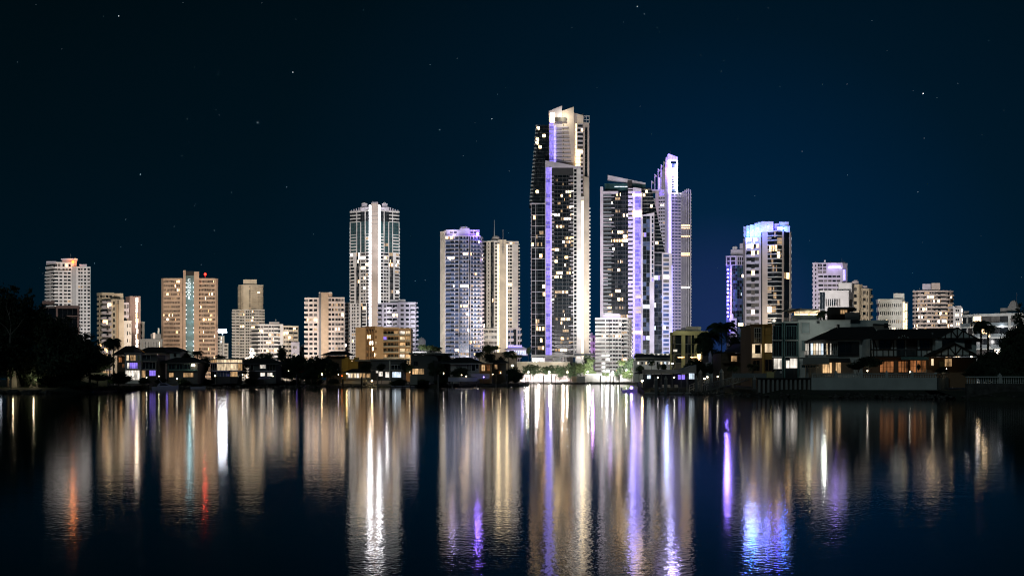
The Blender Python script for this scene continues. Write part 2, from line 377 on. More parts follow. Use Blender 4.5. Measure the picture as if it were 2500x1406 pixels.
b.rect(453.5,662,473.5,880,'recess_wall','teal_panel',dy=5,th=14); b.rect(453.5,662,473.5,672,'recess_beam','charcoal',dy=1,th=3)
s_=MB()
for i in range(17):
    z=Z(690+i*11,1030)
    if i in (4,9,12): continue
    for px in (454.6,472.2): s_.ball((X(px,1032),1032,z),.28,'led',seg=6,rings=4)
build(s_,'shaft_lights',b.root)['kind']='stuff'
for k,ch in enumerate('CONDOR'):
    letters(ch,'sign_letter',b.root,(X(463,1030),1028.2,Z(688+k*8.6,1030)),3.9,M('sign_white',(.7,.8,.8),emit=(.85,.97,1),es=1.1),.15,.06)
b.rect(400,679,443,681,'coping','sand',dy=1,th=3)
b.finish()
for i in range(6): point(463,700+i*28,1031,1100,(.55,.9,1),.6)
# crane lamp mast on condor
m=MB(); m.tube([(X(501,1032),1032,Z(681,1032)),(X(501,1032),1032,Z(672,1032))],.4,'red_cloth'); m.tube([(X(499,1032),1032,Z(674,1032)),(X(505,1032),1032,Z(671,1032))],.35,'red_cloth'); 
r=root('beacon_mast','short red mast with a glowing red beacon on the beige slab tower roof','beacon',(X(501,1032),1032,Z(682,1032))); build(m,'mast',r)
m=MB(); m.ball((X(501,1031),1031,Z(669.5,1032)),1.1,'lamp_red'); build(m,'lamp',r); point(501,669,1030,6000,(1,.1,.05))
# white small stepped + stadium light
b=Bld('apartment_block','small white stepped block beneath the blinding stadium light','building',1400,544)
b.vol([(531,2),(539,0),(548,0)],822,None,13,['w5:1 p2','w4:2 p4'],wall='white',lit=.08,lits='cool',depth=20)
b.vol([(548,0),(557,2)],840,None,10,['w4:2 p1'],wall='white',lit=.1,depth=18); b.finish()
r=root('stadium_light','tall floodlight mast blazing beside the beige slab tower','floodlight',(X(543,1000),1000,CH-1))
m=MB(); m.tube([(X(543,1000),1000,CH-1),(X(543,1000),1000,Z(808,1000))],[.7,.4],'metal'); build(m,'mast',r)
m=MB(); m.box(X(533,1000),X(554,1000),999.2,999.6,Z(813,1000),Z(803,1000),'galv'); build(m,'lamp_rack',r)
for i in range(7):
    for j in range(3):
        m=MB(); cx=X(534.6+i*2.9,999); m.box(cx-.42,cx+.42,998.5,999.1,Z(811.2-j*3.2,1000)-.4,Z(811.2-j*3.2,1000)+.4,'lamp_stadium'); build(m,'lamp',r)
# 5 stepped tower
b=Bld('stepped_tower','slim cream tower stepping out halfway down to a wider balconied base','tower',1400,605,G)
b.vol([(583,4),(591,0),(612,1),(643,4)],697,760,13,['b6:1 p1','b3 p8 p5 w4:1','p1 b8:1 p1 b8:2 e1'],wall='cream',lit=.12,lits='warm',depth=24,h=.5)
b.vol([(567,2),(600,0),(618,-2),(646,3)],757,None,24,['b9:2 p1 w5:2 p2','w6:2 p1 w5:2','b9:2 p1 b9:2'],wall='white',lit=.26,lits='mix',depth=30,h=.5)
b.vol([(594,8),(627,8)],683,698,3,['p1'],wall='cream',lit=0,depth=14)
b.finish(100,90)
# 6 wide block
b=Bld('apartment_block','wide cream block of lit balconies with a flat roof beside the slim stepped tower','building',1100,675)
b.vol([(614,10),(630,0),(684,-1),(691,0)],794,None,14,['b5:1','b10:2 p1 b10:1 p.6 b10:2 p.6 b9:1 w3','p1'],wall='white',lit=.28,lits='mix',depth=22)
b.vol([(691,0),(728,8)],797,None,12,['p1 b8:2 p.5 b8:1 p.5 b8:1 p1'],wall='cream',lit=.25,lits='mix',depth=16)
b.vol([(711,-8),(731,-6)],838,None,5,['p2 w4:2 p3'],wall='lilac',lit=.3,h=.4,depth=10)
b.rect(657,786,682,794,'plant_room','grey',dy=6,th=10); b.rect(673.5,780,674,787,'antenna','metal',dy=9,th=.3); b.rect(682,790,691,795,'vent','grey',dy=8,th=5); b.finish(100,70)
b=Bld('dark_tower','dim distant block with a rounded top between the cream block and the pinkish tower','building',1300,737)
b.vol([(731,0),(747,1)],848,None,8,['g5:3'],wall='dkgrey',lit=.06,depth=14,lits='cool'); m=MB(); m.ball((X(740.5,1307),1307,Z(849,1307)),3.2,'concrete',sz=1.5,zmin=0); build(m,'dome',b.root); b.finish()
# 7 pinkish block w shaft
b=Bld('apartment_tower','salmon block of long balconies split by a tall blank brown shaft','tower',1050,794,G)
b.vol([(744,2),(778,0)],729,None,17,['b10:3 p1'],wall='pinkish',lit=.32,lits='warm',h=.66,depth=20)
b.vol([(802,0),(841,1)],728,None,17,['b12:3 p.4 b7:2 p1'],wall='pinkish',lit=.32,lits='mix',depth=20,h=.66)
b.rect(784,714,802,900,'lift_shaft','tan',dy=-5,th=20); 
b.mb('lift_shaft').prism([b.P(778,0),b.P(784,-5),b.P(784,12),b.P(778,12)],b.base,Z(714,1050),'grey'); b.rect(778,713.2,811,716,'coping','pinkish',dy=-3,th=18); b.rect(803,716,811,729,'plant_room','tan',dy=3,th=10); b.finish(100,70)
b=Bld('apartment_tower','white wing of small dark balconies wedged behind the salmon block','tower',1120,850,G)
b.vol([(838,0),(852,2)],740,None,21,['w2 p1 b6:1 p1'],wall='white',lit=.08,depth=20)
b.vol([(846,-6),(868,-4)],826,None,12,['p1 w5:2 p1 b6:1 p1'],wall='white',lit=.08,depth=14); b.finish(60,30)
# 8 tall twin-finned tower
b=Bld('skyscraper','tall pale tower with two glowing vertical strips flanking a smooth blank centre','tower',1050,915,G)
yb,nf=None,50
def wing(sgn):
    f=lambda px,dy:( (px,dy) if sgn<0 else (1829.5-px,dy))
    A=[f(855,9),f(880,4),f(901,0)]
    if sgn>0: A=A[::-1]
    up=['w3:1 w7:2','g8:2 p1.5 g6:2']; mid=['p.8 g9:3 p1 g5:2','p1.2 g6:3 p1.5 g5:2']; lo=['e.5 w5:1 p2 g4:2 p1','p1.2 w8:2 p1 w5:1']; lo2=['p2 w4:2 p1.5 w2 p1.5','p1 g4:1 w8:1 p1 g5:2']
    def r(a): return a if sgn<0 else [' '.join(x.split()[::-1]) for x in a[::-1]]
    b.vol(A,542,None,1,r(['p1','p1']),wall='white',core='glass_teal',parapet=0,wd=.01,depth=24,lit=0)
    b.vol([(p,d-.4) for p,d in A],516,541,3,r(up),wall='white',lit=.05,h=.66,glass='glass_grey',parapet=1.2,depth=22)
    D0=b.D
    def seg(y0,y1,n,pt,litp,gl,h=.62): 
        P=[b.P(p,d-.4) for p,d in A]; pt=r(pt)
        for i in range(2): b.fac(P[i],P[i+1],b.Z(y1),b.Z(y0),n,pt[i],'white',.7,h,.2,litp,'mix',gl,None,1.3,None)
    seg(541,571,4,mid,.03,'glass_teal'); seg(571,616,6,['p.8 w9:1 p1 g5:2','p1.2 g6:3 p1 w5:1'],.06,'glass_teal'); seg(616,650,4,['e.5 w3 p3 g4:2','p1 w7:1 p.6 w5:1'],.3,None)
    seg(650,740,11,lo,.09,None); seg(740,900,20,lo2,.12,None)
wing(-1); wing(1)
for a,c in ((901,906),(923.5,928.5)): b.fac(b.P(a,-1.2),b.P(c,-1.2),b.base,b.Z(502),50,'l1','white',.5,.5,.2,0,'mix',None,None,1,None)
b.rect(901,502,906,900,'strip_backing','white',dy=-.8,th=4); b.rect(923.5,502,928.5,900,'strip_backing','white',dy=-.8,th=4)
b.rect(906,497,923.5,900,'central_shaft','pinkish',dy=-3,th=16); b.rect(907.5,493.5,922.5,497,'shaft_cap','lilac',dy=-2,th=10)
for y in (518,527,537,547): b.rect(906,y,923.5,y+.7,'shaft_joint','grey',dy=-3.2,th=.3)
for s0,s1 in ((880,900),(929.5,949)): b.rect(s0+3,497,s1-3,512,'plant_room','lilac',dy=4,th=10); b.rect(s0+6,495,s1-7,497,'roof_slab','white',dy=5,th=6); b.rect(s0,506,s1+1,515,'roof_screen','lilac',dy=1,th=2)
for i in range(4):
    b.rect(857+i*6,513-i*2,859.5+i*6,517,'battlement','lilac',dy=8-i*1.5,th=1.5); b.rect(970-i*6,513-i*2,972.5-i*6,517,'battlement','lilac',dy=8-i*1.5,th=1.5)
for px in (908,913,918,922): b.rect(px,491.5,px+.7,494,'antenna','metal',dy=0,th=.4)
P0,P1=b.P(853.2,9),b.P(855,9); b.fac(P0,P1,b.base,b.Z(548),44,'e1','white',.5,.5,.2,0,'mix',None,None,.3,None)
P0,P1=b.P(974.5,9),b.P(976.5,9); b.fac(P0,P1,b.base,b.Z(548),44,'e1','white',.5,.5,.2,0,'mix',None,None,.3,None)
b.finish(100,60)
# 9 white mid
b=Bld('apartment_block','lilac white block with a notched roofline in front of the tower with twin glowing strips','building',900,970)
b.vol([(923,2),(938,1),(973,0)],742,None,17,['b5:1 p3','w3 p2 b9:1 p1 w4 b4:1 p2'],wall='lilac',lit=.12,lits='white',depth=18)
b.vol([(973,0),(1014,4),(1018,8)],740,None,17,['p3 w5 p3 w5:1 p2 b7:1 p1','e3'],wall='lilac',lit=.04,depth=18,h=.5)
b.rect(952,731,990,741,'plant_room','white',dy=5,th=10); b.finish(100,50)
point(945,757,896,2500,(1,.97,.95)); point(945,787,896,2500,(1,.97,.95))
# dome building
b=Bld('domed_building','small white building with a ball shaped dome half hidden by lit palms','building',1200,1034)
b.vol([(1019,0),(1052,1)],850,None,4,['w4:5'],wall='white',lit=.2,depth=18); b.vol([(1052,2),(1078,3)],853,None,4,['w4:4'],wall='cream',lit=.3,depth=16)
m=MB(); m.lathe((X(1029,1206),1206,Z(838,1206)),[(4.2,-6),(4.2,-4),(4.6,-1),(4.9,1.5),(4.2,4),(2.6,5.6),(.8,6.4),(.1,7.2)],'white',14); build(m,'dome',b.root); b.rect(1021,840,1038,850,'drum_base','white',dy=2,th=8); b.finish(60)
# 11 blue grey
b=Bld('skyscraper','blue tinted balconied tower topped by a violet rooftop light','tower',1020,1126,G)
b.vol([(1076,8),(1087,0)],566,None,38,['p4 w1 p5'],wall='cream',lit=.02,depth=20,h=.5)
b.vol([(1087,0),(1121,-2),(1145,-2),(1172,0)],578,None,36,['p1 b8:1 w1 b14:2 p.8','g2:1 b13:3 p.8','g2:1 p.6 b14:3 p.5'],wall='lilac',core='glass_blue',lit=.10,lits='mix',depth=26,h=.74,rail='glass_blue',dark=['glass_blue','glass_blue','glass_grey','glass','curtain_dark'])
b.vol([(1172,0),(1178,6)],580,None,36,['b4:2'],wall='lilac',core='glass_blue',lit=.05,lits='cool',depth=18,glass='glass_blue')
b.vol([(1090,4),(1121,2),(1146,2),(1170,4)],563,579,2,['p3 w6:2 p2','p1','p1 w7:2 p3'],wall='lilac',lit=.2,lits='cool',depth=18)
b.rect(1122,557,1146,576,'plant_room','lilac',dy=1,th=12); b.rect(1126,554,1141,557,'roof_slab','lilac',dy=2,th=10); b.rect(1089,561,1121,564,'roof_slab','lilac',dy=1,th=12); b.rect(1075,565,1088,568,'coping','cream',dy=1,th=8); b.rect(1124,553,1125,556,'antenna','metal',dy=4,th=.5)
m=MB(); m.ball((X(1166,1017),1017,Z(571,1017)),1.2,'lamp_purple'); build(m,'roof_lamp',b.root); b.finish(100,100)
point(1166,569,1015,26000,(.3,.15,1),1); point(1105,569,1017,7000,(.6,.5,1),1)
# 12 white/cream
b=Bld('skyscraper','white tower with a broad cream spine and two roof masts beside the blue tinted tower','tower',1150,1226,G)
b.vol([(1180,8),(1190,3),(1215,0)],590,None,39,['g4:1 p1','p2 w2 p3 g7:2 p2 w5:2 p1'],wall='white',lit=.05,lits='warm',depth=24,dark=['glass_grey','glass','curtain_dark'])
b.vol([(1236,0),(1253,1),(1268,5)],597,None,39,['p1 w5:2 p1 w6:1 p3','p3 e1'],wall='white',lit=.05,lits='warm',depth=24,dark=['glass_grey','glass','curtain_dark'])
for a,c in ((1214.5,1219),(1236,1239.5)): b.rect(a,595,c,900,'strip_backing','white',dy=-1,th=5); b.fac(b.P(a,-1.4),b.P(c,-1.4),b.base,b.Z(597),39,'W1','white',.3,.5,.2,0,'mix',None,None,1,None)
b.rect(1219,585,1236,900,'spine','cream',dy=-4,th=16); b.vol([(1200,5),(1219,4)],587,600,2,['p2 w3:1 p1'],wall='white',lit=.1,depth=12); b.vol([(1236,4),(1266,6)],590,604,2,['p2 w3:1 p2'],wall='white',lit=.1,lits='white',depth=12)
m=MB(); m.ball((X(1211,1157),1157,Z(584,1157)),5,'grey',sz=.75,zmin=0,seg=14); build(m,'dome',b.root)
for px,y0,y1 in ((1207,540,580),(1228,562,620)): 
    m=MB(); m.tube([(X(px,1144),1144,b.Z(y1)),(X(px,1144),1144,b.Z(y0))],[.5,.25],'metal'); build(m,'roof_mast',b.root)
for y in (597,603,609): b.rect(1224,y,1232,y+.6,'mast_bracket','metal',dy=-5,th=.5)
b.vol([(1179,-6),(1214,-5)],804,None,9,['p1 w3:1 b10:2 b9:2 p1'],wall='white',lit=.05,depth=10); b.vol([(1240,-5),(1273,0)],804,None,9,['b8:2 g5:1 p2 w5:2 e1'],wall='lilac',lit=.05,lits='cool',depth=12,dark=['glass_blue','glass_grey'])
b.finish(100,40)
# blue pavilion
b=Bld('pavilion','purple lit pavilion with a tiered tiled roof at the foot of the white tower','pavilion',860,1262)
b.rect(1236,853,1288,868,'wall','lilac',th=10,dyb=0); b.rect(1241,843,1274,846,'lit_fascia','led_pale',dy=1,th=4)
zr=b.Z(853); P=[b.P(1231,-2),b.P(1293,-2),b.P(1293,16),b.P(1231,16)]; T=[b.P(1243,2),b.P(1276,2),b.P(1276,10),b.P(1243,10)]
m=MB(); m.add([(p.x,p.y,zr) for p in P]+[(p.x,p.y,b.Z(845.5)) for p in T],[(0,1,5,4),(1,2,6,5),(2,3,7,6),(3,0,4,7),(4,5,6,7),(3,2,1,0)],'boat_white'); build(m,'roof',b.root)
for i in range(9): b.window(1239+i*5.2,856,1242+i*5.2,866,'lit_cool',1,fr='white')
b.finish()
point(1250,862,852,2500,(.5,.4,1),1); point(1275,862,852,2500,(.5,.4,1),1)
# 13 central tower
b=Bld('skyscraper','tallest tower with slanted white fins and a dark glass flank','tower',884,1368,G)
D=884
# dark left mass: leaning outline
m=b.mb('core')
L=[(1309,303),(1303,380),(1298,440),(1293,497)]
for i in range(3):
    (x0,y0),(x1,y1)=L[i],L[i+1]; zt,zb=b.Z(y0),b.Z(y1)
    vs=[]
    for px,z in ((x1,zb),(1342,zb),(1342,zt),(x0,zt)): vs.append((X(px,D+4),D+4,z))
    for px,z in ((x1,zb),(1342,zb),(1342,zt),(x0,zt)): vs.append((X(px,D+4),D+26,z))
    m.add(vs,[(0,1,2,3),(7,6,5,4),(0,4,5,1),(1,5,6,2),(2,6,7,3),(3,7,4,0)],'glass')
R=b.rng
for f in range(21):
    y=306+f*9.15; t=(y-303)/194; xl=1309-16*t
    if f%1==0:
        b.rect(xl+.4,y,1341,y+.5,'spandrel','dkgrey',dy=3.7,th=.5)
        b.balc.append((b.P(xl-1.2,4),Vector((1,0)),Vector((0,-1)),0,2.2,-4,.8,b.Z(y),b.Z(y)+.25,b.Z(y)+1.1,'grey','rail_glass'))
        for k in range(4):
            a=xl+2+k*(1338-xl)/4; 
            b.win.append((b.P(a,4),Vector((1,0)),Vector((0,-1)),0,2.2,.03,.12,b.Z(y+8.3),b.Z(y+1.4),'lit_cream' if R.random()<.10 else R.choice(['glass','glass_grey'])))
b.rect(1293,496,1333,498.5,'ledge','lilac',dy=1,th=8)
b.vol([(1297,3),(1331,1)],498,873,40,['p.6 g10:1 p1 g8:2 g14:2 p.1'],wall='lilac',lit=.12,lits='warm',depth=24,glass=None,dark=['glass'],parapet=0,h=.8)
for i in range(14): b.rect(1297,524+i*26.8,1331,525+i*26.8,'frame_beam','lilac',dy=.2,th=1)
b.fac(b.P(1295.8,3),b.P(1297,3),b.base+12,b.Z(500),40,'e1','lilac',.5,.5,.2,0,'mix',None,None,.3,None)
# upper white shaft with slanted tops
def slab(b,px0,px1,y0,y1,yb,part,mat,dy=0,th=8):
    b.mb(part).ob(b.P(px0,dy),Vector((1,0)),Vector((0,-1)),0,X(px1,b.D+dy)-X(px0,b.D+dy),-th,0,b.base if yb is None else b.Z(yb),b.Z(y0),mat,z1b=b.Z(y1))
slab(b,1340,1372,273,260,300,'slanted_fin','lilac',dy=-2,th=1.2); slab(b,1372.4,1401,271.5,261.5,420,'slanted_fin','pinkish',dy=-.5,th=10)
slab(b,1340.5,1373,300,300,420,'shaft_wall','lilac',dy=0,th=14); slab(b,1401,1424,274,281,420,'shaft_wall','pinkish',dy=2,th=12); slab(b,1408,1424,282,273,294,'slanted_fin','pinkish',dy=6,th=1)
b.vol([(1424,3),(1438,5)],297,None,30,['p1'],wall='pinkish',lit=0,parapet=0,depth=16,wd=.3,core='pinkish')
for i in range(13): b.win.append((b.P(1428,3),Vector((1,0)),Vector((0,-1)),0,1.9,-.8,.8,b.Z(320+i*9.4),b.Z(312+i*9.4),'glass'))
b.rect(1425,283,1439,284.2,'roof_frame','white',dy=4,th=1); b.rect(1425,292,1439,293.2,'roof_frame','white',dy=4,th=1)
for px in (1425,1431,1438): b.rect(px,283,px+1,300,'roof_frame','white',dy=4.2,th=.6)
for i in range(16):   # balcony-like bands on the white shaft
    y=309+i*9.4
    if y<400: b.rect(1357.5,y,1387+i*.9,y+2.4,'floor_slab','lilac',dy=-1.6,th=3); b.rect(1375.2,y-5,1376.5,y-1,'vent','dkgrey',dy=-.9,th=.4)
for i in range(10): b.rect(1341,305+i*9.4,1353,305+i*9.4+.7,'floor_slab','white',dy=-.6,th=1)
b.rect(1343,276,1354,299,'lit_screen','lit_cream',dy=-2.4,th=.3); b.rect(1355,287,1382,297,'roof_grille','curtain_dark',dy=-2.8,th=.3)
b.fac(b.P(1352,-.4),b.P(1357,-.4),b.Z(402),b.Z(308),10,'B1','lilac',.6,.5,.2,0,'mix',None,None,1,None)
b.fac(b.P(1341,0),b.P(1351.5,0),b.Z(402),b.Z(300),11,'L1','lilac',.3,.5,.2,0,'mix',None,None,1,None)
b.vol([(1405,1),(1409,0.8),(1423,1.2)],302,None,60,['W1','w6:1'],wall='lilac',lit=.08,lits='white',parapet=0,depth=3,wd=.3)
b.fac(b.P(1405,-1),b.P(1417,-1),b.Z(410),b.Z(367),5,'W5 W4','white',.5,.5,.2,0,'mix',None,None,1,None)
# front lower volume
slab(b,1331,1347,395,399,None,'front_pier','lilac',dy=-6,th=14)
slab(b,1347,1402,399,411,430,'roof_screen','charcoal',dy=-5,th=2); slab(b,1331,1418,394.5,410.5,399,'slanted_cap','lilac',dy=-6.3,th=1) if 0 else None
slab(b,1345,1403,397.5,409,413,'roof_blade','lilac',dy=-6.4,th=1)
b.fac(b.P(1332.5,-6),b.P(1346,-6),b.Z(868),b.Z(413),49,'L7 B1','lilac',.5,.5,.2,0,'mix',None,None,1,None)
b.vol([(1347,-4),(1400,-4)],428,868,47,['b8:1 s15:2 c1 s9:2 c1 s16:3 b7:1'],wall='charcoal',lit=.2,lits='mix',depth=8,parapet=0,dark=['glass'],h=.5,pname='spandrel',lowc=True)
for i in range(47):
    if i%1==0 and b.rng.random()<.8: 
        y=430+i*9.35; w=b.rng.choice([6,9,12]); b.rect(1400-w,y,1400,y+1.5,'floor_slab','lilac',dy=-6.2,th=1.2); b.rect(1347,y,1352,y+1.5,'floor_slab','led_purple' if 0 else 'lilac',dy=-6.2,th=1.2)
b.vol([(1400,-5),(1418,-5)],415,872,48,['p1 w5:1 p1 p7'],wall='white',lit=.02,depth=10,h=.78,sill=.12,parapet=0,glass='glass',wd=.8)
slab(b,1400,1418,410,408,415,'front_pier','lilac',dy=-5.5,th=10)
b.fac(b.P(1418.5,-2),b.P(1425,-2),b.Z(872),b.Z(492),40,'p.4 W5','white',.5,.5,.2,0,'mix',None,None,1,None)
b.rect(1418,480,1425.5,880,'strip_backing','white',dy=-1.6,th=6)
b.mb('end_wall').prism([b.P(1426,-2),b.P(1438,3),b.P(1438,18),b.P(1426,18)],b.base,b.Z(432),'cream')
b.fac(b.P(1438,6),b.P(1441.5,6),b.Z(872),b.Z(498),40,'e1','white',.5,.5,.2,0,'mix',None,None,.3,None)
b.rect(1297,866,1420,871,'podium_beam','white',dy=-7,th=12); b.rect(1332,866,1347,875,'podium_beam','white',dy=-8,th=3)
for px in (1297,1347.5,1373,): b.rect(px,871,px+2,886,'column','white',dy=-4,th=2)
for a,c in ((1383,1388),(1403,1397)):
    m=MB(); m.ob(b.P(a,-5),Vector((1,0)),Vector((0,-1)),0,1.4,-1,0,b.Z(893),b.Z(870),'white'); k=len(m.v)//2
    m.v=[(x+(X(c,D)-X(a,D))*(1 if i>=4 else 0)*-.0+(0 if i<4 else (X(a,D)-X(c,D))),y,z) for i,(x,y,z) in enumerate(m.v)]; build(m,'raking_column',b.root)
b.mb('podium_glass').box(X(1299,D+2),X(1400,D+2),D+2,D+12,b.base,b.Z(871),'glass')
b.finish(100,40)
# small lit roof lamp
point(1376,285,876,16000,(1,.9,.65),.8)
# pink villa
b=Bld('gabled_building','little pink lit building with stepped gables between the tallest tower and the white balcony block','building',1000,1447)
b.vol([(1440,0),(1454,0)],822,None,7,['w3:4'],wall='lilac',lit=.1,lits='cool',depth=14); b.rect(1442,812,1447,823,'gable','lilac',th=5); b.rect(1449,817,1452,823,'gable','lilac',th=5); b.finish()
point(1447,850,985,20000,(.8,.4,1),1)
# 15 spire tower (behind 14)
b=Bld('skyscraper','slender stepped spire tower crowned by a glowing white frame and violet lamp','tower',1258,1640,G)
b.vol([(1588,6),(1600,2)],486,None,50,['p2 w4:2 p1'],wall='white',lit=.06,depth=20)
b.rect(1600,463,1608,900,'pier','pinkish',dy=-2,th=20); b.vol([(1608,0),(1625,-2)],464,None,54,['b8:3 p1'],wall='white',lit=.05,depth=22,lits='mix')
b.rect(1588,463,1625,466,'roof_slab','white',dy=-3,th=16); b.rect(1610,466,1622,478,'lit_screen','lit_purple',dy=-2.8,th=.5)
for i,(px,y) in enumerate(((1590,441),(1598,425),(1606,412),(1613,402),(1620,394),(1626.5,386))):
    b.rect(px,y,px+1.6,464,'roof_fin','white',dy=-2,th=10); b.rect(px,y+4,px+6.5,y+5.3,'roof_fin','white',dy=0,th=5); slab(b,px,px+5.5,y,y+4,y+4,'roof_fin','white',dy=-1,th=1)
slab(b,1611,1629,424,402,470,'stepped_wall','grey',dy=0,th=10); slab(b,1616,1629,416,402,None,'stepped_wall','grey',dy=-1,th=10)
b.fac(b.P(1606.5,-1),b.P(1611.5,-1),b.Z(463),b.Z(434),6,'B1','white',.5,.5,.2,0,'mix',None,None,1,None)
b.rect(1624,404,1630.5,900,'pier','grey',dy=-4,th=16)
b.fac(b.P(1630.5,-3),b.P(1635,-3),b.base,b.Z(404),70,'B1','white',.5,.5,.2,0,'mix',None,None,1,None); b.rect(1630.5,400,1640,900,'strip_backing','lilac',dy=-2.6,th=10)
b.fac(b.P(1635,-3.6),b.P(1637,-3.6),b.base,b.Z(410),70,'l1','white',.3,.5,.2,0,'mix',None,None,1,None); b.fac(b.P(1637,-3.6),b.P(1639.6,-3.6),b.base,b.Z(470),60,'v1','lilac',.3,.5,.2,0,'mix',None,None,1,None)
slab(b,1632,1654.5,377.5,386,393,'crown_frame','led_pale',dy=-5,th=8); b.rect(1632,385,1636.5,470,'crown_frame','led',dy=-4.6,th=7); b.rect(1651.5,393,1654.5,470,'crown_frame','led',dy=-4.8,th=7)
slab(b,1625,1632,388,380,404,'crown_frame','white',dy=-4,th=6)
b.rect(1637,400,1651,468,'crown_core','glass_blue',dy=2,th=8)
for i in range(6):
    b.rect(1640,430+i*6,1650,431+i*6,'crown_lattice','white',dy=.5,th=1); slab(b,1640,1650,430+i*6,425+i*6,431+i*6,'crown_lattice','lilac',dy=0,th=.4) if i else None
m=MB(); m.ball((X(1645.5,1252),1252,Z(419,1252)),2.8,'lamp_purple',sz=1.6); build(m,'crown_lamp',b.root)
m=MB(); m.tube([(X(1636,1260),1260,b.Z(381)),(X(1636,1260),1260,b.Z(368))],.25,'metal'); build(m,'antenna',b.root)
b.vol([(1640,0),(1662,2)],473,None,58,['b10:3'],wall='lilac',core='glass_blue',lit=.02,lits='cool',depth=22,h=.6,glass='glass_blue',rail='lilac')
b.vol([(1662,4),(1687,6)],472,None,58,['p1'],wall='dkgrey',core='charcoal',lit=0,depth=20,parapet=0,wd=.05)
for i,(px,y) in enumerate(((1662,470),(1666.6,467),(1671.4,464),(1676,461.5),(1680.5,461),(1685.2,463.5))):
    b.rect(px,y,px+1.9,800,'vertical_fin','white',dy=.5,th=3)
for y in (549,555,575,617,621,700): b.rect(1661.5,y,1684,y+3,'lit_band','lit_warm' if y!=700 else 'lit_white',dy=2.6,th=.6)
b.fac(b.P(1687,6),b.P(1688.2,6),b.base,b.Z(466),60,'e1','white',.5,.5,.2,0,'mix',None,None,.3,None)
b.finish(100,100)
point(1645,418,1248,160000,(.35,.2,1),2)
for i in range(7): point(1640,500+i*50,1246,5000,(.28,.25,1),1)
# 14
b=Bld('skyscraper','dark tower with a slanted white roof blade and a wide violet light strip','tower',930,1545,G)
D=930
b.rect(1465.5,456,1472.5,900,'corner_pier','lilac',dy=-3,th=22)
b.vol([(1472.5,0),(1533,-2)],470,None,45,['b18:2 s3:1 s16:3 c1 s16:3'],wall='charcoal',core='glass',lit=.17,lits='mix',depth=24,parapet=0,dark=['glass','glass','glass','glass','glass_grey'],rail='rail_glass',pname='spandrel',h=.5,lowc=True)
for i in range(44): b.rect(1472.5,480+i*8.95,1472.5+b.rng.choice([10,14,26,27,28]) if i<20 else 1484,480+i*8.95+1.5,'floor_slab','lilac',dy=-1.6,th=1)
b.rect(1472.5,467,1509,473,'roof_beam','lilac',dy=-3,th=6); b.rect(1476,448,1576,466,'roof_glazing','glass_teal',dy=4,th=14)
slab(b,1484,1576,426.5,446,447,'roof_blade','lilac',dy=2,th=1.2) if 0 else None
# blade: tapering plate
v=[];
for px,y in ((1484,426.5),(1576,445.5),(1576,449),(1484,437)): p=b.P(px,2); v.append((p.x,p.y,b.Z(y)))
for px,y in ((1484,426.5),(1576,445.5),(1576,449),(1484,437)): p=b.P(px,2); v.append((p.x,p.y+6,b.Z(y)))
b.mb('roof_blade').add(v,[(0,3,2,1),(4,5,6,7),(0,1,5,4),(1,2,6,5),(2,3,7,6),(3,0,4,7)],'lilac')
b.rect(1532,441,1543,466,'roof_box','charcoal',dy=1,th=6); b.rect(1500,455,1532,457,'lit_screen','lit_cool',dy=3.4,th=.3)
b.mb('slab_ends'); b.fac(b.P(1533,-4),b.P(1546,-4),b.base,b.Z(462),45,'b6','lilac',.3,.5,.25,0,'mix','glass',None,.8,None)
b.rect(1533,466,1546,900,'strip_backing','glass',dy=-3.4,th=6)
slab(b,1546,1566,461,464,471,'strip_cap','lilac',dy=-7,th=8); b.rect(1545,470,1568,900,'strip_backing','lilac',dy=-6,th=10)
b.fac(b.P(1545,-6.2),b.P(1564,-6.2),b.base,b.Z(471),46,'B5 L9 L4','lilac',.6,.5,.2,0,'mix',None,None,1,None)
for y,n in ((473,1),(514,2),(808,1)):
    for k in range(n): b.rect(1545,y+k*8.9,1566,y+k*8.9+6,'lit_floor','lit_cream',dy=-7.4,th=.5)
for y in (720,748,757): b.rect(1551,y,1566,y+8,'strip_panel','pinkish',dy=-7.6,th=.4)
# upper right leaning glass
m=b.mb('core'); pts=[(1566,450),(1590,458),(1604,520),(1620,600),(1626,625)]
for i in range(1,4):
    (x0,y0),(x1,y1)=pts[i],pts[i+1]
    vs=[(X(px,D+2),D+2,b.Z(y)) for px,y in ((1566,y1),(x1,y1),(x0,y0),(1566,y0))]+[(X(px,D+2),D+20,b.Z(y)) for px,y in ((1566,y1),(x1,y1),(x0,y0),(1566,y0))]
    m.add(vs,[(0,1,2,3),(7,6,5,4),(0,4,5,1),(1,5,6,2),(2,6,7,3),(3,7,4,0)],'glass')
for i in range(18):
    y=462+i*9; xr=1590+(y-458)*.215
    b.rect(1568,y,xr,y+.9,'floor_slab','grey',dy=1.2,th=1)
    for k in range(3):
        a=1570+k*(xr-1572)/3; b.win.append((b.P(a,2),Vector((1,0)),Vector((0,-1)),0,1.6+.03*i,.03,.12,b.Z(y+7.6),b.Z(y+1.6),'lit_cream' if b.rng.random()<.07 else 'glass_grey'))
b.vol([(1568,-8),(1597,-8)],528,None,37,['p1 g16:2 p4 w4:1 p1.5'],wall='lilac',core='glass',lit=.09,lits='cool',depth=9,parapet=0,dark=['glass','glass','glass_blue'],wd=.9,h=.8,sill=.1)
slab(b,1567.5,1597.5,529,523,531,'frame_cap','lilac',dy=-9,th=9); b.rect(1586,690,1597,900,'frame_pier','lilac',dy=-9.4,th=1)
b.vol([(1597,-5),(1617,-4.8)],619,None,28,['g18:2 p1'],wall='lilac',core='glass',lit=.08,lits='cool',depth=7,dark=['glass','glass_grey'],parapet=.5)
for y in (647,672,): b.rect(1597,y,1617,y+.8,'floor_slab','lilac',dy=-5.4,th=.5)
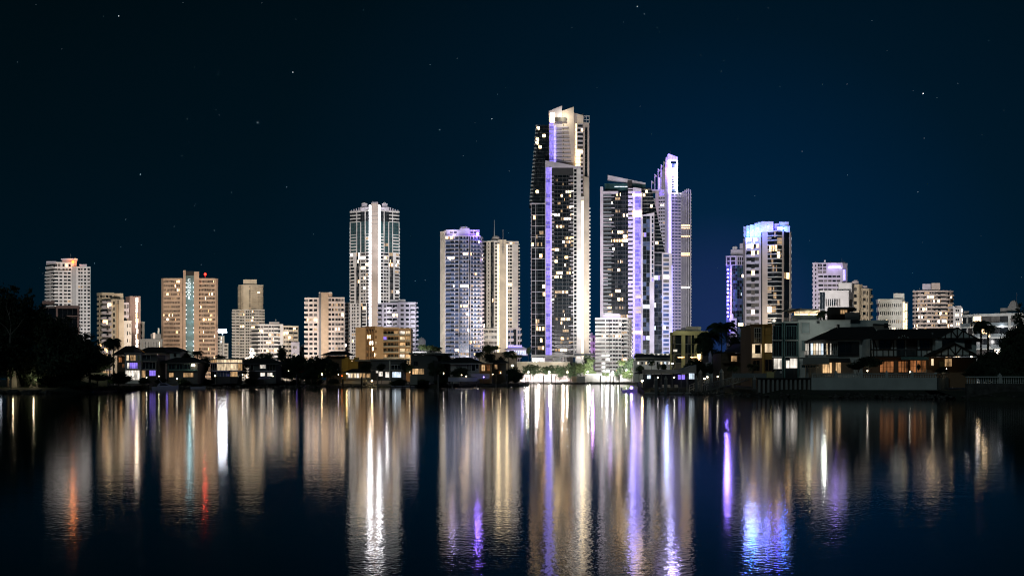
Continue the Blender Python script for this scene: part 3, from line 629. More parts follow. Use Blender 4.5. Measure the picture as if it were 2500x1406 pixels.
b.vol([(1617,-6),(1640,-5.6)],622,None,30,['p1.5 w10:1 p5'],wall='lilac',core='glass_blue',lit=.3,lits='cool',depth=8,h=.7,dark=['glass_blue','glass_blue','curtain'])
b.fac(b.P(1640,-5.5),b.P(1641.5,-5.5),b.base,b.Z(650),27,'v1','lilac',.3,.5,.2,0,'mix',None,None,1,None)
b.finish(100,50)
for i in range(8): point(1543,490+i*50,918,5000,(.30,.25,1),1)
for i in range(5): point(1628,720+i*35,915,7000,(.3,.4,1),1)
# 16 white balcony block
b=Bld('apartment_block','white balcony block with a violet lit plant room on its roof at the waterside','building',800,1497)
b.vol([(1453,0),(1488,-1),(1516,0),(1531,2)],779,None,16,['b7:1 b9:2','b10:2 p.3 b10:2','p.6 w5 b10:1 p1','p1'],wall='white',lit=.07,lits='mix',depth=18,h=.62,rail='offwhite',dark=['glass','glass_grey','glass','curtain'])
b.vol([(1531,2),(1541,10)],779,None,16,['b5:2 p1'],wall='white',lit=.03,depth=8)
v=[]
for dy_ in (2,12):
    for px,y in ((1469,778),(1515,778),(1515,768),(1511,765),(1478,765),(1472,769)): p=b.P(px,dy_); v.append((X(px,802),b.D+dy_,b.Z(y)))
m=MB(); m.add(v,[(5,4,3,2,1,0),(6,7,8,9,10,11)]+[(i,(i+1)%6,6+(i+1)%6,6+i) for i in range(6)],'boat_white'); build(m,'plant_room',b.root); b.finish(100,90)
point(1490,771,794,2200,(.5,.3,1),1)
# 18 purple glass
b=Bld('glass_tower','dark glass tower edged with a dotted line of violet lights','tower',1050,1797,G)
b.vol([(1773,4),(1785,0),(1800,-1),(1822,2)],648,None,38,['g10:2 p.8','g8:3','g12:4'],wall='lilac',core='glass',lit=.035,lits='cool',depth=26,parapet=0,dark=['glass_teal','glass','glass_blue'])
b.vol([(1773,3),(1785,-1),(1798,-2),(1822,1)],627,648,2,['p2 w6 p2','w7 p2','p2 w2 p1 w2 p1 w2 p1 w2 p2'],wall='lilac',core='lilac',lit=0,depth=24,glass='glass_grey',h=.8,sill=.1)
b.rect(1784,609,1822,627,'plant_room','lilac',dy=5,th=12); b.rect(1806,594,1822,612,'lift_room','lilac',dy=8,th=8); b.rect(1785,648,1787,766,'white_fin','white',dy=-1.5,th=2)
for px,y in ((1791.5,604),(1797,603.5)): m=MB(); m.ball((X(px,1054),1054,b.Z(y)),1.5,'white'); m.tube([(X(px,1056),1056,b.Z(y)),(X(px,1056),1056,b.Z(610))],.3,'metal'); build(m,'satellite_dish',b.root)
b.vol([(1781,-4),(1798,-4)],780,None,14,['p3 w8:1 p3'],wall='white',lit=.1,lits='cool',depth=6,h=.55); b.rect(1783,766,1790,781,'white_cap','white',dy=-4,th=5)
for i in range(13):
    m=MB(); m.ball((X(1777,1050),1050,b.Z(658+i*9.5)),.8,'lamp_purple',seg=6,rings=4); build(m,'facade_lamp',b.root)
b.finish(100,40)
for i in range(5): point(1775,665+i*35,1044,26000,(.3,.2,1),1)
# 19 crown tower
b=Bld('skyscraper','cream tower with a crown of tall panels glowing electric blue','tower',748,1875,G)
b.vol([(1816,7),(1821,0),(1858,-2)],580,None,22,['p1','p.6 b7:1 w5:1 b6:1 p3'],wall='lilac',core='glass',lit=.3,lits='warm',depth=22,h=.7,parapet=0,dark=['glass','glass_grey','curtain'])
b.rect(1858,575,1861,900,'recess','charcoal',dy=1,th=10); b.rect(1861,541,1874,900,'blank_pier','pinkish',dy=-3,th=10)
b.vol([(1874,-2),(1897,-4),(1909,-3),(1931,4)],566,None,22,['w7:1 c5 b4','b10:1 b2 p.1','p4 b10:1 b1 p3','p3 b1'] if 0 else ['w7:1 c5 c5','c12','p3 c10 p3'],wall='pinkish',core='glass',lit=.35,lits='warm',depth=20,h=.8,sill=.08,parapet=0,wd=.3,dark=['glass','glass','glass_grey'])
for i in range(22):
    y=566+i*11.1; b.mb('floor_slab').prism([b.P(1873.5,-4),b.P(1897,-6.4),b.P(1909,-5.2),b.P(1909,-2.5),b.P(1897,-3.5),b.P(1873.5,-1.5)],b.Z(y+1.5),b.Z(y-.2),'white')
b.fac(b.P(1929.5,4),b.P(1932.5,4),b.base,b.Z(566),22,'e1','white',.5,.5,.2,0,'mix',None,None,.3,None)
panels=[(1815.5,1823,553,7),(1822.5,1831,551,3),(1830.5,1842.5,549,1),(1842.5,1850,545,0),(1850,1858.5,542.5,-1),(1858.5,1888,541,-3.5),(1891,1902,545.5,1),(1897,1910,553,-2),(1902.5,1925.5,542,3),(1915,1928.5,552,0)]
for k,(a,c,y,dy) in enumerate(panels): b.rect(a,y,c,580 if k<5 else 567,'crown_panel','white',dy=dy,th=.8)
b.rect(1816,562,1858,580,'crown_core','lilac',dy=6,th=10); b.rect(1888,560,1900,567,'crown_core','dkgrey',dy=4,th=10)
for px,y,dy in ((1826,567,-1),(1838,565,-4),(1850,560,-5),(1875,556,-7),(1913,558,-1)):
    m=MB(); m.ball((X(px,748+dy),748+dy,b.Z(y)),.5,'lamp_blue'); build(m,'crown_lamp',b.root)
for px,y,dy,pw,c in ((1826,568,-4,17000,(.08,.20,1)),(1838,566,-5,18000,(.05,.32,1)),(1850,560,-5,16000,(.14,.13,1)),(1875,557,-8,13000,(.13,.14,1)),(1913,557,-3,13000,(.08,.18,1)),(1822,575,-3,6000,(.07,.12,1)),(1898,556,-5,9000,(.12,.09,1))): point(px,y,748+dy,pw,c,.8)
b.finish(100,60)
point(1885,780,738,4000,(1,.9,.75),1)
# 20 novotel
b=Bld('hotel_tower','pinkish white hotel with a lit name sign under its roof','tower',1180,2025,G)
b.vol([(1984,4),(1997,0)],643,None,28,['e1 p4 w3 p3'] ,wall='lilac',lit=.03,depth=22,h=.5)
b.vol([(1997,0),(2057,0),(2068,6)],669,None,24,['p.5 w8:1 p1 w6:1 p1 w6:1 p1 w6:1 p1 w6:1 p4','p1'],wall='lilac',lit=.06,lits='white',h=.45,depth=22,parapet=0)
b.vol([(1997,0),(2057,0),(2068,6)],644,669,3,['w7:2 p2 w6:1 p30','p1'],wall='lilac',lit=.1,lits='white',h=.7,depth=22)
b.rect(2010,640,2064,644,'roof_screen','grey',dy=5,th=8); b.rect(2012,635,2016,644,'vent','white',dy=2,th=3); b.rect(2024,653,2052,655.5,'sign_board','lilac',dy=-.8,th=.2) 
for px,y in ((2055,630),(2058,633),(2027,636),(2014.5,633)): b.rect(px,y,px+.5,641,'antenna','metal',dy=8,th=.3)
letters('NOVOTEL','sign_lettering',b.root,(X(2038,1180),1178.5,Z(655,1180)),3.0,M('sign_lilac',(.7,.7,.9),emit=(.45,.33,1),es=7.0),.12,.05)
point(2040,650,1172,5000,(.35,.2,1),1)
b.rect(2058,658,2064,684,'side_sign','led_violet',dy=-.2,th=.5); b.finish(100,30)
# 21 grey block
b=Bld('office_block','plain grey block with two roof tanks in front of the hotel','building',620,2040)
b.vol([(2001,1),(2070,0),(2082,8)],713,None,5,['p.2 g8:2 p1 w12:4 p1 w10:3 p12','p1 w5:1 p1'],wall='grey',lit=.06,lits='cool',depth=20,h=.4)
b.vol([(2047,3),(2077,3),(2083,8)],694,712,2,['p1','p1'],wall='grey',lit=0,depth=12)
for px in (2060,2072): m=MB(); m.lathe((X(px,626),626,b.Z(694)),[(1,0),(1,1.7),(.9,1.9),(.1,2)],'galv',12); build(m,'roof_tank',b.root)
b.finish(60)
# 22 curvy cream
b=Bld('apartment_tower','warm cream curved block with stacked balconies stepping down beside the grey block','tower',900,2100,G)
b.vol([(2078,5),(2096,0),(2104,4)],697,None,14,['p4 w4:1 p2','p2 w2 p2'],wall='cream',lit=.05,lits='warm',depth=18,h=.5)
b.vol([(2104,0),(2120,1),(2128,7)],707,None,13,['p1 b5:1 p1.5 w2 p1','p1 e1'],wall='cream',lit=.05,lits='warm',depth=16,h=.6)
b.rect(2080,687,2096,697,'plant_room','lilac',dy=5,th=8); b.rect(2084,684,2093,688,'roof_cap','lilac',dy=6,th=6); b.rect(2106,698,2117,707,'plant_room','lilac',dy=4,th=8); b.finish(60,20)
# 23 office
b=Bld('office_block','cream office with neat rows of dark square windows and a raised end tower','building',690,2177)
b.vol([(2141,5),(2146,0),(2202,0)],734,None,10,['w3','p1 w11:5 p1 w14:6 p1'],wall='offwhite',lit=.05,lits='warm',depth=18,h=.42)
b.rect(2181,716,2208,735,'raised_tower','offwhite',dy=4,th=10); b.fac(b.P(2202,-.5),b.P(2209,1),b.base,b.Z(738),8,'p1 W4 p2','offwhite',.5,.5,.2,0,'mix',None,None,1,None); b.rect(2202,735,2209,900,'end_bay','offwhite',dy=0,th=12)
b.vol([(2209,4),(2215,5)],740,None,10,['W2 p1'],wall='offwhite',lit=.5,lits='warm',depth=8); b.finish(80)
# 24
b=Bld('apartment_tower','broad tower of glowing balconies behind the dark half timbered house roof','tower',1300,2279,G)
b.vol([(2229,9),(2240,2),(2289,0)],711,None,22,['w4:2','b8:2 w3 b8:2 b6:2 w3 b4:1'],wall='pinkish',lit=.3,lits='mix',depth=26,h=.6)
b.vol([(2289,0),(2314,2),(2327,9)],711,None,22,['w3 b8:1 w3','b5:2 e1'],wall='pinkish',lit=.4,lits='mix',depth=26,h=.6)
b.rect(2252,693,2272,711,'plant_room','lilac',dy=6,th=10); b.rect(2274,691,2295,711,'plant_room','pinkish',dy=5,th=12); b.rect(2244,703,2245,711,'antenna','metal',dy=6,th=.5)
for i in range(12): b.rect(2230+i*8,708.3,2233+i*8,710.2,'roof_vent','grey',dy=6,th=1)
b.finish(100,90)
b=Bld('gabled_building','small white gabled tower with pairs of glowing windows beside the broad glowing tower','building',1250,2338)
b.vol([(2327,1),(2350,2)],752,None,16,['p3 w5:2 p3 w2'],wall='white',lit=.6,lits='white',depth=16,h=.5,parapet=0)
slab(b,2327,2335,746,752,753,'gable','white',dy=1,th=14); slab(b,2336,2346,746,746,753,'gable','grey',dy=2,th=12); slab(b,2346,2350,746,752,753,'gable','white',dy=1,th=12); b.finish(60)
b=Bld('apartment_block','long low white block of open balconies behind the palm at the far bank','building',560,2425)
b.vol([(2350,8),(2378,2),(2500,-10),(2560,-14)],771,None,6,['b8:2 p1','b10:1 b12:1 w3 b12:1 b12:1 p4 b8:1 b8:1 p2','b9:3'],wall='offwhite',lit=.35,lits='white',depth=22,h=.72,rail='rail_glass')
b.rect(2352,759,2366,771,'plant_room','concrete',dy=10,th=8); b.rect(2442,752,2460,764,'roof_room','concrete',dy=2,th=8); b.rect(2385,765,2445,769,'roof_screen','concrete',dy=2,th=5)
m=MB(); z=b.Z(755); p=b.P(2475,4); m.lathe((p.x,p.y,b.Z(760)),[(3.4,0),(3.4,2),(1.6,5),(1.5,5.4),(.1,6)],'concrete',4); build(m,'pyramid_roof',b.root)
b.rect(2482,714,2482.6,755,'antenna','metal',dy=2,th=.2); b.rect(2474,733,2475,750,'antenna','metal',dy=4,th=.2)
b.finish(60,30)
for px in (2360,2400,2440,2480): point(px,830,545,2500,(1,.97,.95),1)
for px,y in ((2385,796),(2445,796)): point(px,y,553,900,(.9,.92,1),1)
# 10 brown apartment building
b=Bld('apartment_building','warm brown block with a slotted stair core and lit balconies on its right half','building',590,935)
b.rect(868,800,893,900,'wall','tan',dy=0,th=16); b.rect(904,797,935,900,'wall','tan',dy=.6,th=16) if 0 else None
b.vol([(893,0),(920,0)],801,None,9,['p1 w2:1 p1 w2:1 p1 w2:1 p1 w2:1 p1'],wall='brown',lit=.4,lits='white',depth=14,h=.6,wd=.6)
b.rect(915.5,797.5,935,900,'wall','tan',dy=-1,th=14); b.rect(868,799,893,801,'coping','tan',dy=-.2,th=.6)
for i in range(7): b.window(917,806+i*14,919,812+i*14,'lit_cream' if i in (2,4) else 'glass',fr='brown',dy=-1.02)
for px in (895.5,901.5,908,914): b.rect(px,806,px+1,900,'vertical_fin','tan',dy=-1.6,th=1)
b.rect(935,799,974,803,'roof_beam','tan',dy=-1,th=3); b.rect(974,801,1003,805,'roof_beam','tan',dy=-.5,th=3)
b.mb('core').box(b.P(935,5).x,b.P(1003,5).x,595,607,b.base,b.Z(801),'brown')
R=b.rng
for i in range(7):
    y0=807+i*14.2; y1=y0+13
    b.rect(934.8,y1-1.2,974,y1+.4,'floor_slab','tan',dy=-1,th=6); b.rect(974,y1-1.2,1003.5,y1+.4,'floor_slab','tan',dy=-.6,th=6)
    for px0,px1,mt in ((936,944,R.choice(['lit_warm','lit_purple','lit_dim','glass'])),(947,961,R.choice(['glass','lit_dim','glass_grey'])),(963,972,R.choice(['lit_dim','glass','curtain_dark']))): b.window(px0,y0+1,px1,y1-1.6,mt,2,fr='tan',dy=4.6)
    for px0,px1,mt in ((976,988,R.choice(['lit_warm','lit_cream','lit_cream','lit_white'])),(990,1001,R.choice(['lit_warm','lit_cream','lit_dim','glass']))): b.window(px0,y0+1,px1,y1-1.6,mt,2,fr='cream',dy=4.2)
    b.rect(935.5,y1-5,973.5,y1-1.3,'balustrade','rail_glass',dy=-.9,th=.06); b.rect(975,y1-5,1002,y1-1.3,'balustrade','rail_glass',dy=-.5,th=.06)
for px in (934.5,973,989,1001.5): b.rect(px,801,px+1.6,900,'column','tan',dy=-.95,th=1)
b.finish()
# 17 olive office
b=Bld('office_block','olive office block with tall dark glass bays and lamps on its roof','building',480,1685)
b.vol([(1640,3),(1647,0),(1728,0)],818,None,5,['p.2 g6:1','p.5 g14:1 p8 g13:2 p1 g6:1 p6 g9:1 p2 g12:2 p1'],wall='olive',core='charcoal',lit=.05,lits='warm',depth=16,dark=['glass','glass','curtain_dark'],parapet=1.2,wd=.8)
b.rect(1642,808,1730,818,'fascia','olive',dy=-1.2,th=2); b.rect(1674,797,1711,809,'plant_room','grey',dy=5,th=9); b.rect(1705,797.3,1711.5,812,'plant_room','offwhite',dy=4.4,th=.5)
for px in (1655,1664,1673,1682): 
    m=MB(); m.ball((X(px,483),483,b.Z(808)),1.0,'canvas',sz=.7,zmin=0); build(m,'roof_dome',b.root)
for px,y in ((1663,871),(1694,871)): b.rect(px-8,y,px+8,y+2,'lit_band','lit_warm',dy=-1.0,th=.3)
b.window(1644,853,1653,858,'lit_white',1,fr='white',dy=-1)
b.vol([(1714,-10),(1727,-10)],856,None,4,['p1 g8:1 p1'],wall='olive',lit=.6,lits='warm',depth=6)
b.finish(40)
point(1665,803,476,350,(1,.95,.7),.4); point(1685,806,474,350,(1,.95,.7),.4)
# -------- helpers for houses
def roof_hip(b,px0,px1,ye,yr,dy0,depth,mat='rooftile',over=1.0,ridge=.45,name='roof',shift=0):
    D=b.D+dy0; x0,x1=X(px0,D)-over,X(px1,D)+over; y0,y1=D-over,D+depth; ze,zr=Z(ye,D),Z(yr,D); ym=(y0+y1)/2; w=(x1-x0)*ridge/2; xm=(x0+x1)/2+shift*(x1-x0)
    m=MB(); m.add([(x0,y0,ze),(x1,y0,ze),(x1,y1,ze),(x0,y1,ze),(xm-w,ym,zr),(xm+w,ym,zr)],[(0,1,5,4),(1,2,5),(2,3,4,5),(3,0,4),(3,2,1,0)],mat)
    m.box(x0,x1,y0-.05,y0,ze-.25,ze-.002,'dkgrey'); return build(m,name,b.root)
def block(b,px0,px1,yt,mat,dy=0,depth=9,part='wall',yb=None):
    D=b.D+dy; b.mb(part).box(X(px0,D),X(px1,D),D,D+depth,b.base if yb is None else Z(yb,D),Z(yt,D),mat)
def rail(b,px0,px1,y0,y1,dy,mat='metal',n=12,part='balustrade'):
    D=b.D+dy; x0,x1=X(px0,D),X(px1,D); m=MB(); m.box(x0,x1,D-.05,D,Z(y0,D)-.07,Z(y0,D),mat); m.box(x0,x1,D-.05,D,Z(y1,D),Z(y1,D)+.06,mat)
    for i in range(n+1):
        x=x0+(x1-x0)*i/n; m.box(x-.03,x+.03,D-.04,D-.01,Z(y1,D)+.06,Z(y0,D)-.07,mat)
    return build(m,part,b.root)
HG='waterfront houses along the dark banks'
# ---- left bank houses
b=Bld('house','three storey house by the trees with a violet window over a bright glazed room','house',350,340,HG)
block(b,305,345,863,'offwhite',0,10); block(b,345,382,866,'dkgrey',.8,9); 
b.rect(303,861,347,863,'roof_slab','canvas',dy=-.6,th=11); b.rect(345,864,384,866,'roof_slab','canvas',dy=0,th=10)
b.rect(307,881,345,884,'floor_slab','canvas',dy=-1.2,th=1.2); b.rect(307,900,345,903,'floor_slab','canvas',dy=-1.2,th=1.2); b.rect(346,881,383,882.5,'floor_slab','canvas',dy=-.4,th=1.2); b.rect(346,902,383,904,'floor_slab','canvas',dy=-.4,th=1.2)
b.window(309,867,315,880,'lit_cream',1); b.window(318,867,331,880,'lit_dim',3); b.window(336,867,341,880,'olive',1)
b.window(311,885.5,316,899,'lit_white',1); b.window(317,885.5,336,899,'lit_purple',4)
b.window(307,904,341,927,'lit_white',5); b.window(348,867,367,880,'glass',2,dy=.78); b.window(348,884,380,900,'glass',4,dy=.78); b.window(365,903.5,380,917,'lit_purple',3,dy=.78); b.window(348,904,355,921,'lit_dim',1,dy=.78)
rail(b,347,383,875,881,-.4,'galv',14); rail(b,307,345,895,900,-1.2,'galv',14); b.finish()
point(324,915,347,60,(1,.9,.75),.3); point(325,892,347,25,(.5,.3,1),.3)
b=Bld('house','timber clad house edge glowing orange among the palms beside the violet windowed house','house',362,298,HG)
block(b,286,306,868,'timber',0,8); roof_hip(b,283,320,866,843,0,14,'rooftile'); b.window(299,889,304,897,'lit_amber',1,fr='cream'); b.window(290,872,298,884,'lit_amber',2,fr='timber'); b.finish()
point(296,880,358,60,(1,.5,.15),.3)
b=Bld('house','low dark house with an orange lit gable wall behind the three storey house','house',420,375,HG)
block(b,338,395,863,'cream',0,10); roof_hip(b,334,402,861,846,0,13,'rooftile')
v=[(X(333,416),416,Z(846,416)),(X(333,416),416,Z(860,416)),(X(354,416),416,Z(860,416))]; m=MB(); m.add(v+[(a,c+.4,d) for a,c,d in v],[(0,1,2),(5,4,3),(0,3,4,1),(1,4,5,2),(2,5,3,0)],'ochre'); build(m,'gable',b.root)
b.window(380,864,385,869,'lit_cream',1); b.finish(); point(338,864,413,120,(1,.5,.12),.4)
b=Bld('house','dark gabled house with blank shaded windows at the foot of the sign tower','house',440,415,HG)
block(b,396,440,858,'offwhite',0,10); roof_hip(b,378,442,858,846,0,12,'rooftile',ridge=.3); b.window(405,862,414,871,'glass',2); b.window(424,862,430,871,'glass',1); b.finish()
b=Bld('house','dark two storey house with one yellow lit lower window and a bright wall lamp','house',355,445,HG)
block(b,408,482,886,'dkgrey',0,9); roof_hip(b,398,484,885,872,0,11,'rooftile',ridge=.5); b.rect(408,902,482,905,'floor_slab','teal',dy=-.6,th=1)
for i in range(3): b.window(412+i*19,889,427+i*19,901,'glass',2,fr='teal')
b.window(448,910,472,920,'lit_dim',4,fr='brown'); b.window(413,910,424,920,'lit_dim',2,fr='brown')
m=MB(); p=(X(472,354),354,Z(892,355)); m.box(p[0]-.5,p[0]+.5,353.7,354,p[2]-.25,p[2]+.35,'lamp_small'); build(m,'wall_lamp',b.root); b.finish(); point(472,893,353,90,(1,.95,.85),.2)
b=Bld('house','glass fronted house with curved bands of warm lit windows between dark neighbours','house',360,548,HG)
P=[(515,3),(530,.8),(562,0),(580,1),(591,3)]
b.mb('core').prism([b.P(*q) for q in P]+[b.P(591,12),b.P(515,12)],b.base,b.Z(876),'charcoal')
for i in range(4):
    P0,P1=b.P(*P[i]),b.P(*P[i+1]); t=(P1-P0).normalized(); n=Vector((t.y,-t.x)); L=(P1-P0).length
    b.mb('roof_slab').ob(P0,t,n,-.05,L+.05,-6,1.0,b.Z(877.5)+.001*i,b.Z(875)+.001*i,'canvas'); b.mb('floor_slab').ob(P0,t,n,-.05,L+.05,-3,.9,b.Z(887.5)+.001*i,b.Z(885.5)+.001*i,'boat_white'); b.mb('floor_slab').ob(P0,t,n,-.05,L+.05,-3,1.1,b.Z(906.5)+.001*i,b.Z(904)+.001*i,'boat_white')
    kk=max(2,int(L/1.1))
    for (ya,yb_,ms) in ((878,885,['lit_dim','room_cream','room_cream','room_cream']),(888,904,['glass','room_cream','room_cream','lit_dim']),(907,919,['glass','glass_blue','lit_dim','glass_blue'])):
        for k in range(kk):
            b.win.append((P0,t,n,L*k/kk+.06,L*(k+1)/kk-.06,.02,.08,b.Z(yb_),b.Z(ya),ms[i])); b.mb('mullion').ob(P0,t,n,L*k/kk-.05,L*k/kk+.05,0,.14,b.Z(yb_),b.Z(ya),'white')
rail(b,516,590,899,904,-1.4,'galv',24); b.finish(); point(550,880,357,60,(1,.85,.65),.3); point(528,916,356,25,(.3,.25,1),.3); point(555,916,356,20,(.3,.25,1),.3)
b=Bld('house','dark house with two small white square windows stacked above each other','house',375,640,HG)
block(b,608,674,888,'dkgrey',0,9); roof_hip(b,592,676,887,874,0,11,'rooftile'); b.window(612,891,619,903,'glass',1,fr='offwhite'); b.window(635,890.5,648.5,899,'lit_white',1); b.window(636,909.5,647,918,'lit_white',2); b.window(653,910,665,918,'lit_white',3); b.window(652,890,672,904,'glass',3,fr='dkgrey'); b.rect(608,905,674,906.5,'floor_slab','boat_white',dy=-.8,th=1); b.finish()
point(655,914,371,30,(1,.95,.9),.3)
r=root('patio_umbrella','wide blue black garden umbrella before the house with two square windows','umbrella',(X(645,365),365,1.4))
m=MB(); m.lathe((X(645,365),365,Z(925,365)),[(2.3,0),(1.6,.5),(.8,.85),(.06,1.05)],'umbrella_cloth',10); build(m,'canopy',r); m=MB(); m.tube([(X(645,365),365,1.4),(X(645,365),365,Z(918,365))],.05,'metal'); build(m,'pole',r)
r=root('patio_umbrella','small rosy red garden umbrella under the dark trees left of the warm lamps','umbrella',(X(737,405),405,1.4))
m=MB(); m.lathe((X(737,405),405,Z(908,405)),[(1.1,0),(.8,.35),(.35,.7),(.05,.9)],'red_cloth',10); build(m,'canopy',r); m=MB(); m.tube([(X(737,405),405,1.4),(X(737,405),405,Z(903,405))],.05,'metal'); build(m,'pole',r); point(737,906,402,22,(1,.5,.5),.2)
b=Bld('house','hip roofed house with a mustard lit wall behind the pale pavilion','house',430,838,HG)
block(b,834,868,876,'yellow',0,8); block(b,842,851,872,'yellow',-.5,3,'chimney'); block(b,864,874,872,'yellow',-.5,3,'chimney'); block(b,868,915,880,'timber',1,8); roof_hip(b,790,852,866,856,6,12,'rooftile'); block(b,796,846,868,'brown',7,8); b.rect(866,878,916,882,'awning','canvas',dy=-1,th=3); b.window(858,880,861,882,'lit_warm',1)
b.finish(); point(846,893,424,170,(1,.62,.15),.4); point(895,890,424,60,(1,.8,.4),.4)
b=Bld('pavilion','low waterfront pavilion with a dark hipped roof and a row of pale pink lit panes','pavilion',415,870)
block(b,845,905,910,'cream',0,7,'wall'); roof_hip(b,843,908,909,900,-.5,8,'darkroof',ridge=.5)
for i in range(6): b.window(850+i*7,911,855.5+i*7,922,['lit_white','lit_cream','lit_cream','lit_white','lit_warm','lit_dim'][i],1)
b.window(893,912,904,921,'lit_dim',2,fr='brown'); b.rect(842,923.5,950,925,'terrace_edge','canvas',dy=-2,th=2); b.finish(); point(852,915,410,60,(1,.9,.8),.3); point(870,915,410,30,(1,.85,.8),.3)
r=root('retaining_wall','low ochre lit garden wall above the rocks in front of the pale pavilion','wall',(X(860,408),408,.8)); m=MB(); m.box(X(836,408),X(880,408),408,408.6,Z(938,408),Z(929,408),'cream'); m.box(X(836,408),X(880,408),407.9,408.7,Z(929,408),Z(928,408),'canvas'); build(m,'wall',r)
r=root('retaining_wall','rust toned garden wall right of the bright jetty lamp','wall',(X(930,408),408,.8)); m=MB(); m.box(X(897,408),X(954,408),408,408.6,Z(938,408),Z(929,408),'pinkish'); m.box(X(897,408),X(954,408),407.9,408.7,Z(929,408),Z(928,408),'canvas'); build(m,'wall',r)
b=Bld('house','cube house with a bright white glazed ground floor right of the pavilion','house',410,945,HG)
block(b,905,985,879,'dkgrey',0,10); b.rect(903,876,1000,879,'roof_slab','canvas',dy=-.6,th=11); b.window(955,891,979,902,'glass',3); b.rect(950,880,953,925,'column','offwhite',dy=-.5,th=.5)
b.window(958,908,979,921,'lit_cool',4); b.window(941,908,951,921,'lit_white',2); b.window(925,907,934,918,'lit_white',1); b.window(918,905,923,910,'lit_white',1); b.rect(905,903,985,905,'floor_slab','canvas',dy=-1,th=1.2); rail(b,953,982,899,903,-1,'galv',10); b.finish()
point(965,915,405,60,(.9,.95,1),.3); point(930,912,405,60,(.95,.93,1),.3)
b=Bld('house','flat roofed dark house with a warm lit corner window right of the cube house','house',400,1030,HG)
block(b,1003,1070,866,'dkgrey',0,11); b.rect(998,861,1075,864,'roof_slab','canvas',dy=-1,th=13); b.rect(1062,862,1104,867,'roof_wing','dkgrey',dy=-2,th=10); block(b,1070,1090,868,'charcoal',2,8)
b.window(1007,900,1021,913,'lit_warm',3,fr='cream'); b.window(1022,900,1035,913,'lit_dim',3,fr='cream'); b.window(1010,882,1020,892,'glass',2,fr='dkgrey'); b.finish(); point(1016,908,397,35,(1,.8,.45),.3)
r=root('garden_wall','pale rendered wall panel below the warm lit corner window','wall',(X(1010,390),390,1)); m=MB(); m.box(X(1001,390),X(1019,390),390,390.4,1,Z(915,390),'canvas'); build(m,'wall',r)
b=Bld('house','low dark roofed house with pale curtained windows and a small violet lamp','house',385,1130,HG)
block(b,1100,1170,886,'grey',0,10); roof_hip(b,1085,1175,886,872,0,12,'darkroof',ridge=.35); b.window(1140,890,1150,905,'curtain',3); b.window(1152,890,1160,905,'glass',1); b.window(1162,888,1168,900,'glass_grey',1); b.rect(1098,887,1175,888.5,'gutter','white',dy=-1.1,th=.2); block(b,1060,1100,881,'charcoal',4,8)
b.rect(1150,912,1195,925,'terrace_wall','boat_white',dy=-4,th=.5); b.finish(); point(1181,919,376,60,(.3,.2,1),.3)
b=Bld('house','small house with a glowing amber porch between the palms','house',392,1185,HG)
block(b,1170,1200,888,'tan',0,8); b.rect(1168,885,1204,888,'roof_slab','canvas',dy=-1,th=9); b.window(1176,891,1184,905,'lit_warm',2,fr='brown'); b.window(1188,891,1196,905,'lit_amber',2,fr='brown'); b.finish(); point(1186,898,388,70,(1,.7,.35),.3)
b=Bld('house','grey house half hidden behind the round trees near the bright promenade','house',400,1215,HG)
block(b,1200,1235,885,'dkgrey',0,8); roof_hip(b,1198,1237,885,878,0,9,'darkroof'); b.window(1208,890,1214,900,'lit_dim',1); b.window(1218,905,1225,912,'lit_amber',2); b.finish()
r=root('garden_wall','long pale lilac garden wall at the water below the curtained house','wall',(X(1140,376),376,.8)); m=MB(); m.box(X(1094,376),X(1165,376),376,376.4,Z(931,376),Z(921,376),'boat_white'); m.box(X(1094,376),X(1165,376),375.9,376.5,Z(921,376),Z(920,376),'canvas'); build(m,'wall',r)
# ---- centre bay: promenade, podium wall
r=root('podium_wall','long sandy wall behind the round park trees','wall',(X(1330,760),760,1)); m=MB(); m.box(X(1262,760),X(1392,760),760,762,1,Z(884,760),'cream'); m.box(X(1262,760),X(1392,760),759.7,762.2,Z(884,760),Z(882.5,760),'white'); build(m,'wall',r)
r=root('podium_wall','pale podium wall beneath the white tower garden','wall',(X(1200,800),800,1)); m=MB(); m.box(X(1168,800),X(1262,800),800,802,1,Z(861,800),'cream'); m.box(X(1168,800),X(1262,800),799.7,802.2,Z(861,800),Z(859.5,800),'white'); build(m,'wall',r)
r=root('podium_wall','white parapet wall left of the blue tinted tower','wall',(X(1040,800),800,1)); m=MB(); m.box(X(1004,800),X(1078,800),800,802,1,Z(858,800),'white'); build(m,'wall',r)
b=Bld('restaurant_building','low glowing building with a curved dark canopy right of the tallest tower','building',820,1430)
block(b,1405,1448,872,'white',0,8); b.rect(1402,863,1452,868,'canopy','dkgrey',dy=-3,th=10)
for i in range(7): b.window(1407+i*5.5,869.5,1411.5+i*5.5,876,'lit_white',1)
b.finish(); point(1428,874,814,900,(1,.95,.9),.4)
b=Bld('terrace_building','white terraced shops with dark sloping roofs between the balcony block and olive office','building',640,1605)
block(b,1552,1642,862,'offwhite',6,8); block(b,1548,1642,880,'offwhite',0,6); roof_hip(b,1552,1598,872,864,3,6,'darkroof',ridge=.8); roof_hip(b,1600,1640,873,866,3,6,'darkroof',ridge=.8)
for i in range(9): b.window(1556+i*9.4,883,1560.5+i*9.4,889,['lit_white','glass','lit_cream','lit_cool'][i%4],1)
for i in range(6): b.window(1572+i*11,863.5,1577+i*11,866.5,'lit_white',1,dy=5.9)
b.finish(); 
for px in (1570,1600,1635): point(px,888,632,900,(1,.96,.9),.3)
r=root('promenade_wall','brilliantly lit white seawall behind the jetty piles','seawall',(X(1330,690),690,0)); m=MB(); m.box(X(1262,690),X(1392,690),690,691,-1,Z(931,690),'white'); m.box(X(1262,690),X(1392,690),689.8,691.2,Z(931,690),Z(930,690),'concrete'); build(m,'wall',r)
